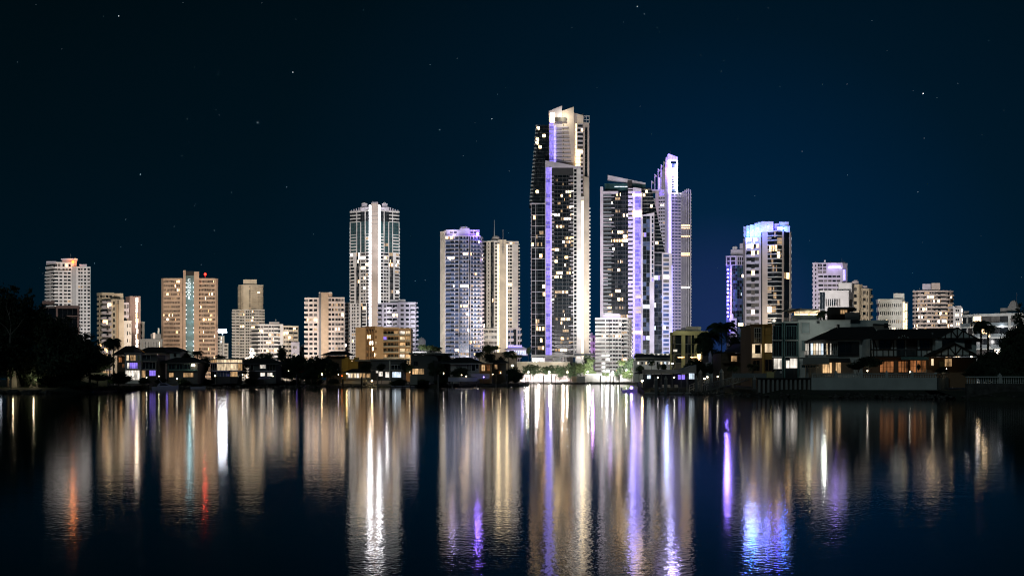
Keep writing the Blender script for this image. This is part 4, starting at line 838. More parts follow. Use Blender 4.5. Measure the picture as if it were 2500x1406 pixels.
r=root('promenade_screen','long glowing pinkish white screen wall along the promenade','wall',(X(1330,705),705,1)); m=MB(); m.box(X(1268,705),X(1392,705),705,705.5,1,Z(913,705),'white'); build(m,'wall',r)
m=MB()
for i in range(26): m.box(X(1309+i*3.2,704),X(1309.7+i*3.2,704),704.6,704.8,Z(926,704),Z(916+(i*7%5),704),'pinkish')
build(m,'trellis',r)
for px in (1285,1315,1345,1375): point(px,921,688,34000,(1,.86,.84),.5)  # bare points, here and below, added to brighten promenade, seawall and park
for px in (1400,1440,1470,1510): point(px,920,684,1800,(.98,1,.85),.5)
for px in (1280,1330,1385): point(px,899,745,7000,(1,.93,.75),.5)
r=root('wooden_fence','yellowish timber rail fence on the bank right of the jetty piles','fence',(X(1375,668),668,0))
for i in range(14): m=MB(); x=X(1356+i*4,668); m.box(x-.12,x+.12,668,668.2,0,Z(922,668),'cream'); build(m,'post',r)
for y in (922.5,925.5,929,932): m=MB(); m.box(X(1355,668),X(1409,668),667.8,667.98,Z(y+1,668),Z(y,668),'cream'); build(m,'fence_rail',r)
r=root('storage_shed','tan boxy shed at the end of the timber fence','shed',(X(1402,672),672,1)); m=MB(); m.box(X(1395,672),X(1407,672),672,675,0,Z(919.5,672),'tan'); build(m,'wall',r); m=MB(); m.box(X(1394,672),X(1408,672),671.7,675.3,Z(919.5,672)+.01,Z(918.5,672),'white'); build(m,'roof',r)
r=root('boat_shed','pale blue white boxy shed beside the seawall rocks','shed',(X(1418,672),672,1)); m=MB(); m.box(X(1408,672),X(1428,672),672,676,0,Z(919,672),'white'); build(m,'wall',r); m=MB(); m.box(X(1407,672),X(1429,672),671.7,676.3,Z(919,672)+.01,Z(918,672),'grey'); build(m,'roof',r)
r=root('seawall','weathered concrete seawall below the white balcony block','seawall',(X(1480,690),690,0)); m=MB(); m.box(X(1429,690),X(1560,690),690,690.8,-1,Z(913,690),'concrete'); m.box(X(1429,690),X(1560,690),689.8,691,Z(913,690),Z(912,690),'white'); build(m,'wall',r)
r=root('jetty','low floating jetty lying before the bright seawall','jetty',(X(1330,655),655,0)); m=MB(); m.box(X(1303,655),X(1356,655),655,656.4,-.2,.35,'timber'); build(m,'deck',r)
PG='tall mooring piles in the bright bay'
for i,(px,yt,D,lb) in enumerate(((1303,917,655,'slim mooring pile at the left end of the low floating jetty'),(1315.5,917,652,'second mooring pile along the low floating jetty, dark and slim'),(1327,917,650,'thick mooring pile at the middle of the low floating jetty'),(1347,915,650,'thickest tall mooring pile right of the jetty middle'),(1355.5,918,655,'mooring pile where the low floating jetty meets the timber fence'),(1465.5,917,560,'lone mooring pile before the rocks of the white balcony block'),(1481.5,919,600,'thin mooring pile beside the thick one near the starry violet lamp'),(1489.5,918,560,'thick dark mooring pile near the starry violet lamp'),(1497,920,600,'short mooring pile just right of the thick dark one'),(1511.5,917,600,'mooring pile before the leafy bank at the white balcony block'),(1284,921,560,'stubby mooring pile beside the dark tree clump on the water'),(1289,921,560,'pointed mooring pile right of the dark tree clump'))):
    r=root('mooring_pile',lb,'pile',(X(px,D),D,-.5),PG); m=MB(); rr=.16 if 'slim' in lb or 'thin' in lb else .3; m.tube([(X(px,D),D,-.5),(X(px,D),D,Z(yt,D))],rr,'darktimber'); build(m,'post',r); m=MB(); m.lathe((X(px,D),D,Z(yt,D)),[(rr+.03,0),(.03,.5)],'dkgrey',8); build(m,'cap',r)
# ---- right bank
b=Bld('townhouse','brown and ochre townhouse with a cream lit balcony and a striped blind window','house',225,1858)
block(b,1833,1862,793,'brown',0,10); block(b,1862,1886,793,'ochre',-.6,10); b.rect(1861,792,1866,925,'pilaster','ochre',dy=-1.2,th=1); b.rect(1831,791,1864,793.5,'coping','brown',dy=-.3,th=8); b.rect(1861,791,1888,793,'coping','yellow',dy=-1.3,th=8)
b.window(1842,801,1857,836,'glass_grey',3,rows=3,dy=-.02); b.window(1868,800,1881,816,'ochre',1,fr='ochre',dy=-.64)
b.rect(1835,839,1859,874,'lit_recess','lit_cream',dy=-.05,th=.1) if 0 else None
b.window(1836,840,1859,873,'lit_cream',1,fr='tan'); b.window(1844,842,1856,862,'glass',1,fr='cream',dy=-.3); rail(b,1835,1860,862,874,-.5,'offwhite',14); b.window(1867,839,1885,860,'lit_cream',6,fr='brown',dy=-.64); b.window(1868,878,1884,905,'glass',2,fr='brown',dy=-.64); b.window(1838,880,1854,905,'glass',2,fr='brown'); b.finish()
point(1850,850,221.5,22,(1,.85,.55),.2); point(1874,828,219,45,(1,.75,.35),.3); point(1863,880,219,25,(1,.7,.35),.3)
b=Bld('house','large pale grey flat roofed house with a glowing rooftop penthouse and curved glass bays','house',212,2000)
block(b,1948,2076,781,'render_wall',0,14); block(b,2076,2168,781.5,'render_wall',4,12)
P=[(1885,2),(1892,.4),(1912,0)]; b.mb('glass_bay').prism([b.P(*q) for q in P]+[b.P(1912,8),b.P(1885,8)],b.base,b.Z(790),'glass')
b.mb('glass_bay').prism([b.P(1912.6,0),b.P(1948,-.3),b.P(1948,8),b.P(1912.6,8)],b.base,b.Z(789),'glass')
b.rect(1884,786,1913,790,'coping','render_wall',dy=-.2,th=8); b.rect(1912,784,1949,788.5,'coping','render_wall',dy=-.6,th=8)
for px in (1909,1914,1947): b.rect(px,788,px+3,925,'pilaster','teal',dy=-.7,th=.8)
for y in (829.5,870): b.rect(1885,y,1910,y+2.2,'floor_slab','render_wall',dy=-.9,th=2); b.rect(1917,y,1948,y+2.2,'floor_slab','render_wall',dy=-1,th=2)
b.window(1888,796,1907,828,'glass',3,fr='teal',dy=-.3); b.window(1920,796,1944,828,'glass',4,fr='teal',dy=-.5); b.window(1888,833,1907,868,'glass',3,fr='teal',dy=-.3); b.window(1920,833,1944,868,'glass',4,fr='teal',dy=-.5)
b.window(1889,875,1908,900,'lit_white',2,dy=-.3); b.window(1919,880,1927,898,'lit_white',1,dy=-.5); b.window(1929,875,1946,898,'lit_white',1,dy=-.5)
rail(b,1887,1908,822,829,-1,'glass_grey',2); rail(b,1918,1946,822,829,-1.1,'glass_grey',2)
b.window(1957,788,1976,813,'teal_panel',1,fr='offwhite'); b.window(1957,831,1976,856,'teal_panel',1,fr='offwhite'); b.rect(1995,784,2001,789,'floodlight_box','charcoal',dy=-.5,th=.5); b.rect(1997.6,789,1998.2,822,'downpipe','render_wall',dy=-.1,th=.1); b.rect(1977,781,2076.5,783,'coping','offwhite',dy=-.15,th=.4)
# penthouse
b.rect(1934,770,2000,781,'penthouse_wall','render_wall',dy=3,th=9); b.rect(1940,757,2000,769,'lit_soffit','lit_warm',dy=8,th=.3); b.window(1942,757,1998,764,'lit_cream',1,dy=6)
slab(b,1925,1957,757,751,753,'roof_wing','canvas',dy=1,th=7) ; slab(b,1953,2000,752.5,753,755.5,'penthouse_roof','canvas',dy=1.5,th=10); b.rect(2022,749.5,2088,752.5,'penthouse_roof','charcoal',dy=2,th=10); b.rect(2020,752.5,2075,781,'penthouse_wall','charcoal',dy=5,th=8); b.rect(2063,763,2098,781,'penthouse_wall','dkgrey',dy=3,th=8); b.window(2051,757,2068,766,'lit_dim',3,fr='charcoal',dy=4.9)
b.rect(1945,753,1946,772,'post','galv',dy=2,th=.2); b.rect(1951,755,1952,772,'post','galv',dy=2,th=.2)
for i in range(14): b.rect(1915+i*2.1,776,1916.4+i*2.1,783,'roof_planter','mauve' if i%3 else 'offwhite',dy=0,th=.2)
b.rect(2098,757,2100,781,'flue','brown',dy=5,th=.5); slab(b,2135,2176,788,791,793,'side_roof','charcoal',dy=3,th=5); b.window(2159,790,2167,800,'glass',2,fr='dkgrey',dy=3.95)
b.finish(); point(1975,766,216,160,(1,.88,.55),.3); point(1928,757,211,25,(1,.85,.6),.2); point(1935,890,209,28,(1,.92,.85),.2); point(1900,888,209,18,(1,.92,.85),.2); point(2012,797,206,900,(.95,1,.9),.3)
b=Bld('house','white house with a round lit sunroom under a dark hipped roof','house',196,2060)
P=[(1966,2.5),(1972,.5),(1992,0),(2017,0),(2044,1)]
for y0,y1,mt in ((866,None,'offwhite'),(831,838,'offwhite'),): b.mb('wall').prism([b.P(*q) for q in P]+[b.P(2044,8),b.P(1966,8)],b.base if y1 is None else b.Z(y1),b.Z(y0 if y1 is None else y0),mt)
b.mb('sunroom_core').prism([b.P(p,d+.8) for p,d in P]+[b.P(2044,8),b.P(1966,8)],b.Z(866),b.Z(838),'curtain')
mts=[['room_white','room_white'],['glass_grey','lit_cool','room_cream'],['room_white','room_white','lit_cool','glass'],['room_cream','glass_grey','room_white','glass','glass','curtain']]
for i in range(4):
    P0,P1=b.P(*P[i]),b.P(*P[i+1]); t=(P1-P0).normalized(); n=Vector((t.y,-t.x)); L=(P1-P0).length; kk=len(mts[i])
    for k in range(kk):
        b.win.append((P0,t,n,L*k/kk+.05,L*(k+1)/kk-.05,-.2,-.12,b.Z(866),b.Z(838),mts[i][k])); b.mb('mullion').ob(P0,t,n,L*k/kk-.05,L*k/kk+.05,-.3,.02,b.Z(866),b.Z(838),'white')
    b.mb('sill').ob(P0,t,n,-.03,L+.03,-.1,.15,b.Z(867.5),b.Z(866)+.01*i,'white')
    b.mb('parapet_rail').ob(P0,t,n,0,L,.1,.16,b.Z(856.5),b.Z(855.8),'white')
    for k in range(8): b.mb('parapet_rail').ob(P0,t,n,L*k/8,L*k/8+.04,.1,.15,b.Z(866),b.Z(856.5),'white')
block(b,2044,2130,830,'offwhite',1,9); b.window(2047,836,2096,868,'glass',3,fr='charcoal',dy=.98)
D0=196; m=MB(); pts=[(1962,2.5,834),(1968,-.6,833),(1990,-1.4,831),(2020,-1.4,829),(2050,-.4,828),(2140,-.2,829)]
top=[(2040,6,799),(2132,6,797)]
vs=[(X(p,D0+d),D0+d,Z(y,D0+d)) for p,d,y in pts]+[(X(p,D0+d),D0+d,Z(y,D0+d)) for p,d,y in top]+[(X(2160,D0+13),D0+13,Z(829,D0)),(X(1966,D0+13),D0+13,Z(834,D0))]
m.add(vs,[(0,1,6),(1,2,6),(2,3,6),(3,4,6),(4,5,7,6),(5,8,7),(8,9,6,7),(9,0,6),(0,9,8,5,4,3,2,1)],'rooftile'); build(m,'roof',b.root); block(b,2044,2050,791.5,'charcoal',5,1,'chimney',yb=803)
b.rect(1960,873,2024,889,'awning','canvas',dy=-3.5,th=.3); slab(b,1960,2024,873,873,876,'awning','canvas',dy=-3.2,th=3)
b.rect(2024,874,2075,884,'porch_roof','charcoal',dy=-2,th=3); b.window(2008,885,2030,910,'lit_warm',4,fr='tan',dy=-.05); b.window(2040,885,2052,910,'lit_warm',3,fr='tan',dy=.9)
for px in (1966,1977,1992): b.rect(px,886,px+1.2,918,'porch_post','tan',dy=-3.4,th=.2)
b.window(1957,891,1998,897,'glass_teal',3,fr='offwhite',dy=-.06); rail(b,2046,2096,860,868,.6,'charcoal',20); b.finish()
point(1996,850,195.3,18,(1,.97,.85),.2); point(2020,898,193,25,(1,.8,.5),.2); point(2048,898,194,8,(1,.8,.6),.2)
b=Bld('half_timbered_house','dark half timbered house with two gables and orange lit ground floor windows','house',190,2260)
block(b,2130,2290,826,'render_wall',1,9,yb=870); block(b,2284,2384,826,'render_wall',-.5,9,yb=868); block(b,2130,2384,872,'brown',1.6,8,'ground_floor_wall')
def gable(px0,px1,ye,ya,dy,th=.3,mat='render_wall',nb=3):
    D=b.D+dy; a,c=X(px0,D),X(px1,D); e=Z(ye,D); z=Z(ya,D); xm=(a+c)/2
    m=MB(); m.add([(a,D,e),(c,D,e),(xm,D,z),(a,D+th,e),(c,D+th,e),(xm,D+th,z)],[(0,1,2),(5,4,3),(0,3,4,1),(1,4,5,2),(2,5,3,0)],mat); g=build(m,'gable',b.root)
    m=MB(); w=.11
    def beam(x0,z0,x1,z1): 
        d=Vector((x1-x0,z1-z0)).normalized(); nn=Vector((-d.y,d.x))*w
        v=[(x0+nn.x,z0+nn.y),(x1+nn.x,z1+nn.y),(x1-nn.x,z1-nn.y),(x0-nn.x,z0-nn.y)]
        m.add([(p,D-.06,q) for p,q in v]+[(p,D-.002,q) for p,q in v],[(0,1,2,3),(7,6,5,4),(0,4,5,1),(1,5,6,2),(2,6,7,3),(3,7,4,0)],'darktimber')
    beam(a,e,c,e); beam(a,e,xm,z); beam(c,e,xm,z); beam(xm,e,xm,z); 
    h=z-e; q=(c-a)/2
    beam(xm,e+.05*h,xm-q*.28,e+h*.70); beam(xm,e+.05*h,xm+q*.28,e+h*.70)
    for f in (.32,.62): beam(xm-q*f,e,xm-q*f,e+h*(1-f)); beam(xm+q*f,e,xm+q*f,e+h*(1-f))
    sub(m,'timber_frame',g); return g
gable(2181,2230,827,815,-.3); gable(2277,2388,868,839,-2.2); gable(2290,2384,826,800,-.9)
# main roof
D0=190; vs=[(X(2128,189),189,Z(829,190)),(X(2300,189),189,Z(826,190)),(X(2396,188),188,Z(830,190)),(X(2396,200),200,Z(830,190)),(X(2128,203),203,Z(829,190)),(X(2142,196),196,Z(801,190)),(X(2338,196),196,Z(796,190))]
m=MB(); m.add(vs,[(0,1,6,5),(1,2,6),(2,3,6),(3,4,5,6),(4,0,5),(0,4,3,2,1)],'rooftile'); build(m,'roof',b.root)
m=MB(); m.tube([(X(2277,187.5),187.5,Z(812,188)),(X(2277,187.5),187.5,Z(817,188))],.15,'galv'); build(m,'roof_vent',b.root)
# porch roof over lower gable
for s,(pa,pb) in (('l',(2274,2332.5)),('r',(2332.5,2391))): 
    ya,yb_=(869,838) if s=='l' else (838,869); v=[(X(pa,187),187.2,Z(ya,188)),(X(pb,187),187.2,Z(yb_,188)),(X(pb,187),190.4,Z(yb_,188)),(X(pa,187),190.4,Z(ya,188))]; b.mb('porch_roof').add(v+[(x,y,z+.14) for x,y,z in v],BF,'rooftile')
for px in (2130,2137,2186,2212.5,2236,2243,2280,2288,2300,2310): 
    b.mb('timber_frame').box(X(px,190)-.09,X(px,190)+.09,190.86,190.99,Z(870,190),Z(827,190),'darktimber') if px<2290 else None
for y in (828,853,870): b.mb('timber_frame').box(X(2130,190),X(2284,190),190.84,190.985,Z(y,190)-.1,Z(y,190)+.1,'darktimber')
for px in (2145,2160,2174,2254,2268): b.mb('timber_frame').box(X(px,190)-.07,X(px,190)+.07,190.87,190.992,Z(870,190),Z(853,190),'darktimber')
for px0,px1 in ((2138,2145),(2184,2178),(2238,2245),(2281,2274)): 
    v=[(X(px0,190)-.09,191,Z(829,190)),(X(px0,190)+.09,191,Z(829,190)),(X(px1,190)+.09,191,Z(852,190)),(X(px1,190)-.09,191,Z(852,190))]; b.mb('timber_frame').add([(x,190.88,z) for x,_,z in v]+[(x,190.99,z) for x,_,z in v],[(0,1,2,3),(7,6,5,4),(0,4,5,1),(1,5,6,2),(2,6,7,3),(3,7,4,0)],'darktimber')
b.window(2147,830,2174,851,'glass',2,fr='darktimber',dy=.95); b.window(2190,830,2208,868,'glass',2,fr='darktimber',dy=.95); b.window(2214,830,2234,868,'curtain_dark',2,fr='darktimber',dy=.95); b.window(2246,830,2272,851,'glass',3,fr='darktimber',dy=.95); b.window(2301,832,2328,850,'glass',3,fr='darktimber',dy=-.55); b.window(2356,832,2370,850,'glass',1,fr='darktimber',dy=-.55); b.window(2316,832,2322,838,'glass_teal',1,fr='darktimber',dy=-.7) if 0 else None
rail(b,2189,2235,852,868,.6,'galv',16); b.rect(2189,870,2236,872,'balcony_slab','darktimber',dy=0,th=1.2)
b.window(2148,882,2181,908,'lit_amber',4,rows=2,fr='darktimber',dy=1.55); b.window(2193,882,2215,908,'lit_amber',3,rows=2,fr='darktimber',dy=1.55); b.window(2222,880,2236,908,'lit_amber',2,rows=2,fr='tan',dy=1.55); b.window(2238,880,2260,908,'lit_amber',2,rows=2,fr='cream',dy=1.55)
b.window(2293,882,2304,895,'olive',1,fr='dkgrey',dy=1.5); b.window(2306,876,2323,894,'lit_dim',2,rows=2,fr='dkgrey',dy=1.5); b.window(2273,876,2279,892,'lit_cream',1,fr='darktimber',dy=1.5)
b.rect(2200,871,2268,878,'awning','teal',dy=-.8,th=.2); slab(b,2200,2268,871,871,872,'awning','teal',dy=-.6,th=2.4); b.rect(2212,872,2213.4,912,'post','galv',dy=-.5,th=.15); b.rect(2236,872,2237.4,912,'post','offwhite',dy=-.5,th=.15)
b.finish(); point(2248,893,189.3,7,(1,.5,.18),.15); point(2165,893,189.3,4,(1,.4,.12),.15); point(2313,885,188.8,5,(1,.9,.5),.15); point(2276,884,188.8,5,(1,.85,.6),.1)
# balustraded terrace walls
def balustrade(px0,px1,yt,yr,yb,D,label,D2=None,n=60,wallmat='offwhite'):
    D2=D2 or D; P0,P1=PT(px0,D),PT(px1,D2); L=(P1-P0).length; t=(P1-P0)/L; nn=Vector((t.y,-t.x))
    r=root('balustrade_wall',label,'wall',((P0.x+P1.x)/2,(P0.y+P1.y)/2,.3)); z=lambda y:Z(y,D)
    m=MB(); m.ob(P0,t,nn,0,L,-.5,0,-.3,z(yr),wallmat); build(m,'wall',r)
    m=MB(); m.ob(P0,t,nn,0,L,-.42,.06,z(yt),z(yt)+.14,'offwhite'); build(m,'handrail',r)
    for k in range(n):
        u=L*(k+.5)/n
        if (k+1)%15==0: m=MB(); m.ob(P0,t,nn,u-.2,u+.2,-.45,.03,z(yr)+.002,z(yt)+.35,'offwhite'); m.ball((P0.x+t.x*u+.18*-nn.x,P0.y+t.y*u-.18*nn.y,z(yt)+.45),.15,'offwhite'); build(m,'pedestal',r); continue
        c=(P0.x+t.x*u-nn.x*.18,P0.y+t.y*u-nn.y*.18,z(yr)); h=z(yt)-z(yr); m=MB(); m.lathe(c,[(.09,.002),(.09,h*.08),(.045,h*.15),(.10,h*.35),(.05,h*.62),(.04,h*.8),(.08,h*.9),(.08,h-.002)],'offwhite',6); build(m,'baluster',r)
    return r
balustrade(1982,2287,913,922,951,182,'long pale rendered terrace wall topped with a row of balusters',182,74)
balustrade(2287.3,2316,911,922,951,182,'short end of the pale terrace wall turning away into shadow',190,8)
balustrade(2360,2530,921,936,946,158,'mossy dark garden wall topped with bulbous balusters',158,30,'rock')
# retaining wall with posts
r=root('retaining_wall','dark timber piled retaining wall below the grey house terrace','wall',(X(1930,186),186,0)); m=MB(); m.box(X(1850,186),X(1982,186),186,186.5,-.3,Z(925,186),'darktimber'); build(m,'wall',r)
for i in range(12): m=MB(); x=X(1853+i*11,186); m.box(x-.16,x+.16,185.6,185.98,-.2,Z(926.5,186),'concrete'); build(m,'post',r)
m=MB(); m.box(X(1850,186),X(1982,186),185.4,187.5,Z(925,186)+.002,Z(922,186),'charcoal'); build(m,'deck_edge',r)
r=root('glass_fence','clear pool fence on the terrace before the townhouses','fence',(X(1855,205),205,1))
for i in range(12):
    m=MB(); x=X(1788+i*8.6,205); m.box(x,x+.6,205,205.04,Z(922,205),Z(911,205),'rail_glass'); build(m,'panel',r)
    m=MB(); m.box(x-.08,x-.02,205,205.08,Z(923,205),Z(910,205),'galv'); build(m,'post',r)
r=root('terrace_box','square dark utility box with a small white notice on the terrace','box',(X(1902,200),200,1)); m=MB(); m.box(X(1893,200),X(1911,200),200,201,Z(925,200),Z(905,200),'dkgrey'); build(m,'body',r); m=MB(); m.box(X(1904,199.9),X(1909,199.9),199.9,199.99,Z(911,200),Z(905.5,200),'white'); build(m,'notice',r)
r=root('garden_wall','mustard lit garden wall beside the utility box','wall',(X(1882,202),202,1)); m=MB(); m.box(X(1872,202),X(1892,202),202,202.4,Z(925,202),Z(908,202),'olive'); build(m,'wall',r); point(1882,905,200.5,6,(1,.9,.4),.1)
# low houses between
b=Bld('house','low house with a broad sloping roof and dim cream windows beside the brown townhouse','house',250,1800)
block(b,1760,1835,862,'timber',0,10); m=MB(); v=[(X(1768,246),246,Z(862,248)),(X(1838,246),246,Z(862,248)),(X(1838,262),262,Z(832,248)),(X(1790,262),262,Z(838,248))]; m.add(v+[(x,y,z+.25) for x,y,z in v],BF,'rooftile'); build(m,'roof',b.root)
b.window(1785,869,1799,882,'lit_dim',3,fr='cream'); b.window(1802,869,1812,882,'glass',2,fr='cream'); b.window(1815,869,1828,882,'glass',2,fr='timber'); b.rect(1765,884,1835,886,'floor_slab','timber',dy=-1,th=1.5); rail(b,1795,1820,878,884,-1,'galv',8)
b.finish(); point(1793,876,245,12,(1,.85,.55),.2)
b=Bld('house','small house with a bluish lit bay of windows behind the waterside deck','house',270,1758)
block(b,1728,1782,868,'dkgrey',0,8); b.rect(1725,864,1785,868,'roof_slab','charcoal',dy=-1,th=9); b.window(1753,870,1778,880,'lit_cool',5,fr='white'); b.window(1778,869,1781,878,'lit_cool',1); block(b,1728,1760,884,'render_wall',-3,3,'lower_wall'); b.finish(); point(1765,876,265,8,(.5,.5,1),.2)
r=root('patio_umbrella','closed violet umbrella standing by the bluish lit house','umbrella',(X(1734,262),262,2)); m=MB(); m.lathe((X(1734,262),262,Z(884,262)),[(.35,0),(.5,1.2),(.3,2.0),(.04,2.7)],'boat_white',8); build(m,'canopy',r); m=MB(); m.tube([(X(1734,262),262,1.5),(X(1734,262),262,Z(884,262))],.05,'metal'); build(m,'pole',r); point(1734,872,259,14,(.4,.3,1),.2)
# boathouse
b=Bld('boathouse','open waterside boathouse with a long flat concrete canopy roof','boathouse',235,1625)
b.rect(1568,902,1665,911,'canopy','concrete',dy=0,th=9); slab(b,1665,1700,901,890,911,'canopy','concrete',dy=1,th=7); slab(b,1555,1568,911,906,912,'canopy_edge','charcoal',dy=1,th=6)
for px in (1573,1596,1613,1640,1662): b.rect(px,911,px+2.2,945,'column','galv',dy=1,th=.25)
b.rect(1570,913,1700,948,'rear_wall','dkgrey',dy=9.2,th=.3); b.window(1682,910,1695,925,'lit_cool',3,fr='white',dy=3); b.window(1655,915,1672,926,'lit_purple',2,fr='dkgrey',dy=9); b.window(1580,916,1588,924,'lit_cool',2,fr='dkgrey',dy=9)
b.finish(); point(1600,925,238,25,(.35,.35,1),.3); point(1660,922,240,18,(.5,.55,1),.3); point(1688,918,234,8,(.9,.95,1),.2)
# furniture on the deck
for i,(px,lb) in enumerate(((1600,'folded deck chair nearest the warm lamp under the boathouse roof'),(1622,'folded deck chair beside the second boathouse column'),(1634,'folded deck chair with a pale frame in the middle of the boathouse'),(1652,'folded deck chair at the bright right end of the boathouse'))):
    r=root('deck_chair',lb,'chair',(X(px,232),232,.6),'deck chairs in the boathouse'); c=X(px,232); m=MB(); m.box(c-.35,c+.35,231.8,232.4,1.0,1.08,'canvas'); build(m,'seat',r); m=MB(); m.add([(c-.35,232.4,1.0),(c+.35,232.4,1.0),(c+.35,232.9,1.8),(c-.35,232.9,1.8),(c-.35,232.45,1.0),(c+.35,232.45,1.0),(c+.35,232.95,1.8),(c-.35,232.95,1.8)],BF,'canvas'); build(m,'backrest',r)
    for s in (-1,1): m=MB(); m.tube([(c+s*.3,231.8,.6),(c+s*.3,232.4,1.05)],.03,'metal',5); m.tube([(c+s*.3,232.4,.6),(c+s*.3,231.9,1.05)],.03,'metal',5); build(m,'leg',r)
# pontoon & gangway & piles
r=root('pontoon','long low floating pontoon along the right bank','pontoon',(X(1670,213),213,0)); m=MB(); m.box(X(1572,213),X(1775,213),212,215,-.2,.38,'timber'); m.box(X(1572,213),X(1775,213),211.85,212,.1,.45,'concrete'); build(m,'deck',r)
for i in range(8): m=MB(); x=X(1585+i*24,212); m.box(x-.06,x+.06,212.1,212.2,.38,1.1,'galv'); build(m,'post',r)
r=root('gangway','sloping truss gangway from the timber retaining wall down to the pontoon','gangway',(X(1760,208),208,0))
for s in (0,1.3):
    m=MB(); A=Vector((X(1722,210),209+s,.7)); B_=Vector((X(1832,205),206+s,Z(927,205))); N=12
    m.tube([A,B_],.07,'galv',5); up=Vector((0,0,1.25)); m.tube([A+up,B_+up],.07,'galv',5)
    for k in range(N+1):
        p=A.lerp(B_,k/N); m.tube([p,p+up],.04,'galv',4)
        if k<N: q=A.lerp(B_,(k+1)/N); m.tube([p if k%2 else p+up,(q+up) if k%2 else q],.035,'galv',4)
    build(m,'truss',r)
m=MB(); m.add([(X(1722,210),209.05,.62),(X(1832,205),206.05,Z(927,205)-.06),(X(1832,205),207.25,Z(927,205)-.06),(X(1722,210),210.25,.62),(X(1722,210),209.05,.7),(X(1832,205),206.05,Z(927,205)),(X(1832,205),207.25,Z(927,205)),(X(1722,210),210.25,.7)],BF,'timber'); build(m,'deck',r)
r=root('ramp_rail','pair of white handrails rising from the pontoon to the bank','railing',(X(1700,216),216,.3)); m=MB()
for o_ in (0,.5,1.0): m.tube([(X(1683,216),216,.8+o_),(X(1732,216),219,2.1+o_)],.045,'white',5)
build(m,'handrail',r)
for i in range(5): m=MB(); f=i/4; x=X(1683+49*f,216); m.tube([(x,216+3*f,.4),(x,216+3*f,1.85+1.3*f)],.045,'white',5); build(m,'post',r)
for i,(px,yt,D,rr,lb) in enumerate(((1602,928,211,.3,'cone capped marina pile nearest the bright violet boat lamp'),(1625.5,926,211,.32,'cone capped marina pile third from the boat with the violet lamp, thick and dark'),(1678,925,219,.2,'thin cone capped marina pile behind the pontoon'),(1700,926,211,.3,'cone capped marina pile where the white handrails begin'),(1710,911,218,.4,'tall stout marina pile behind the twin orange lamps'),(1734,924,211,.3,'cone capped marina pile just right of the twin orange lamps'),(1761.5,909,209,.42,'tallest and stoutest marina pile beside the truss gangway'),(1842,927,200,.3,'squat marina pile at the top end of the truss gangway'))):
    r=root('marina_pile',lb,'pile',(X(px,D),D,-.5),'cone capped piles along the pontoon'); m=MB(); m.tube([(X(px,D),D,-.5),(X(px,D),D,Z(yt,D))],rr,'galv',9); build(m,'post',r); m=MB(); m.lathe((X(px,D),D,Z(yt,D)),[(rr+.05,0),(rr+.02,.1),(.03,.75)],'concrete',9); build(m,'cap',r)
# ---- boats
def boat(px,D,L,label,mat='boat_white',cabin=True,lowly=False,flip=1,group='boats moored along the banks'):
    x0=X(px,D); r=root('motorboat',label,'boat',(x0,D,0),group); W=L*.26; st=[(-.5,.86,.30),(-.3,1,.30),(0,1,.34),(.25,.8,.42),(.42,.4,.52),(.5,.03,.60)]
    m=MB(); vs=[]; 
    for f,w,h in st:
        x=x0+flip*f*L; hh=h*L*.22+.25
        vs+=[(x,D-w*W/2,hh),(x,D-w*W*.33,-.15),(x,D+w*W*.33,-.15),(x,D+w*W/2,hh)]
    fs=[]
    for i in range(len(st)-1):
        for k in range(3): fs.append((i*4+k,i*4+k+1,(i+1)*4+k+1,(i+1)*4+k))
        fs.append((i*4+3,i*4,(i+1)*4,(i+1)*4+3))
    fs.append((0,3,2,1)); m.add(vs,fs,mat); build(m,'hull',r)
    if cabin:
        m=MB(); h0=.22*L*.32+.28
        P=[(-.30,h0),(-.22,h0+.12*L),(.02,h0+.125*L),(.30,h0+.05)]
        vs=[(x0+flip*f*L,D+s*W*.33,z) for s in (-1,1) for f,z in P]; m.add(vs,[(0,1,2,3),(7,6,5,4),(0,4,5,1),(1,5,6,2),(2,6,7,3),(3,7,4,0)],mat); build(m,'cabin',r)
        m=MB(); m.add([(x0+flip*f*L,D-W*.335,z) for f,z in ((-.2,h0+.04*L),(-.18,h0+.1*L),(.02,h0+.105*L),(.16,h0+.04*L))]+[(x0+flip*f*L,D-W*.33,z) for f,z in ((-.2,h0+.04*L),(-.18,h0+.1*L),(.02,h0+.105*L),(.16,h0+.04*L))],[(0,1,2,3),(7,6,5,4)],'glass'); build(m,'window',r)
        m=MB(); m.tube([(x0-flip*.12*L,D,h0+.12*L),(x0-flip*.24*L,D,h0+.26*L)],.06,mat,5); build(m,'mast',r)
        m=MB(); m.tube([(x0+flip*.1*L,D-W*.3,h0+.1),(x0+flip*.3*L,D-W*.25,h0+.5),(x0+flip*.49*L,D,h0+.75)],.03,'metal',5); build(m,'rail',r)
    else:
        m=MB(); m.box(x0-L*.15,x0+L*.1,D-W*.3,D+W*.3,.5,.62,mat); build(m,'thwart',r)
        m=MB(); m.box(x0-flip*L*.52-.2,x0-flip*L*.52+.2,D-.2,D+.2,.1,1.1,'dkgrey'); build(m,'outboard',r)
    return r
boat(404,322,7.6,'violet tinted cabin cruiser moored below the three storey house')
boat(484,345,4.6,'small open tender with upright poles right of the cabin cruiser',cabin=False)
boat(1537,255,3.6,'little white motorboat under the blazing violet lamp',cabin=False)
boat(1262,440,5,'dark dinghy beside the round tree clump at the bright bay','dkgrey',cabin=False)
boat(735,395,5.5,'long flat violet lit tinny tied to a post','boat_white',cabin=False)
boat(1060,395,5,'dark open dinghy below the warm lit corner window','glass_grey',cabin=False) if 0 else None
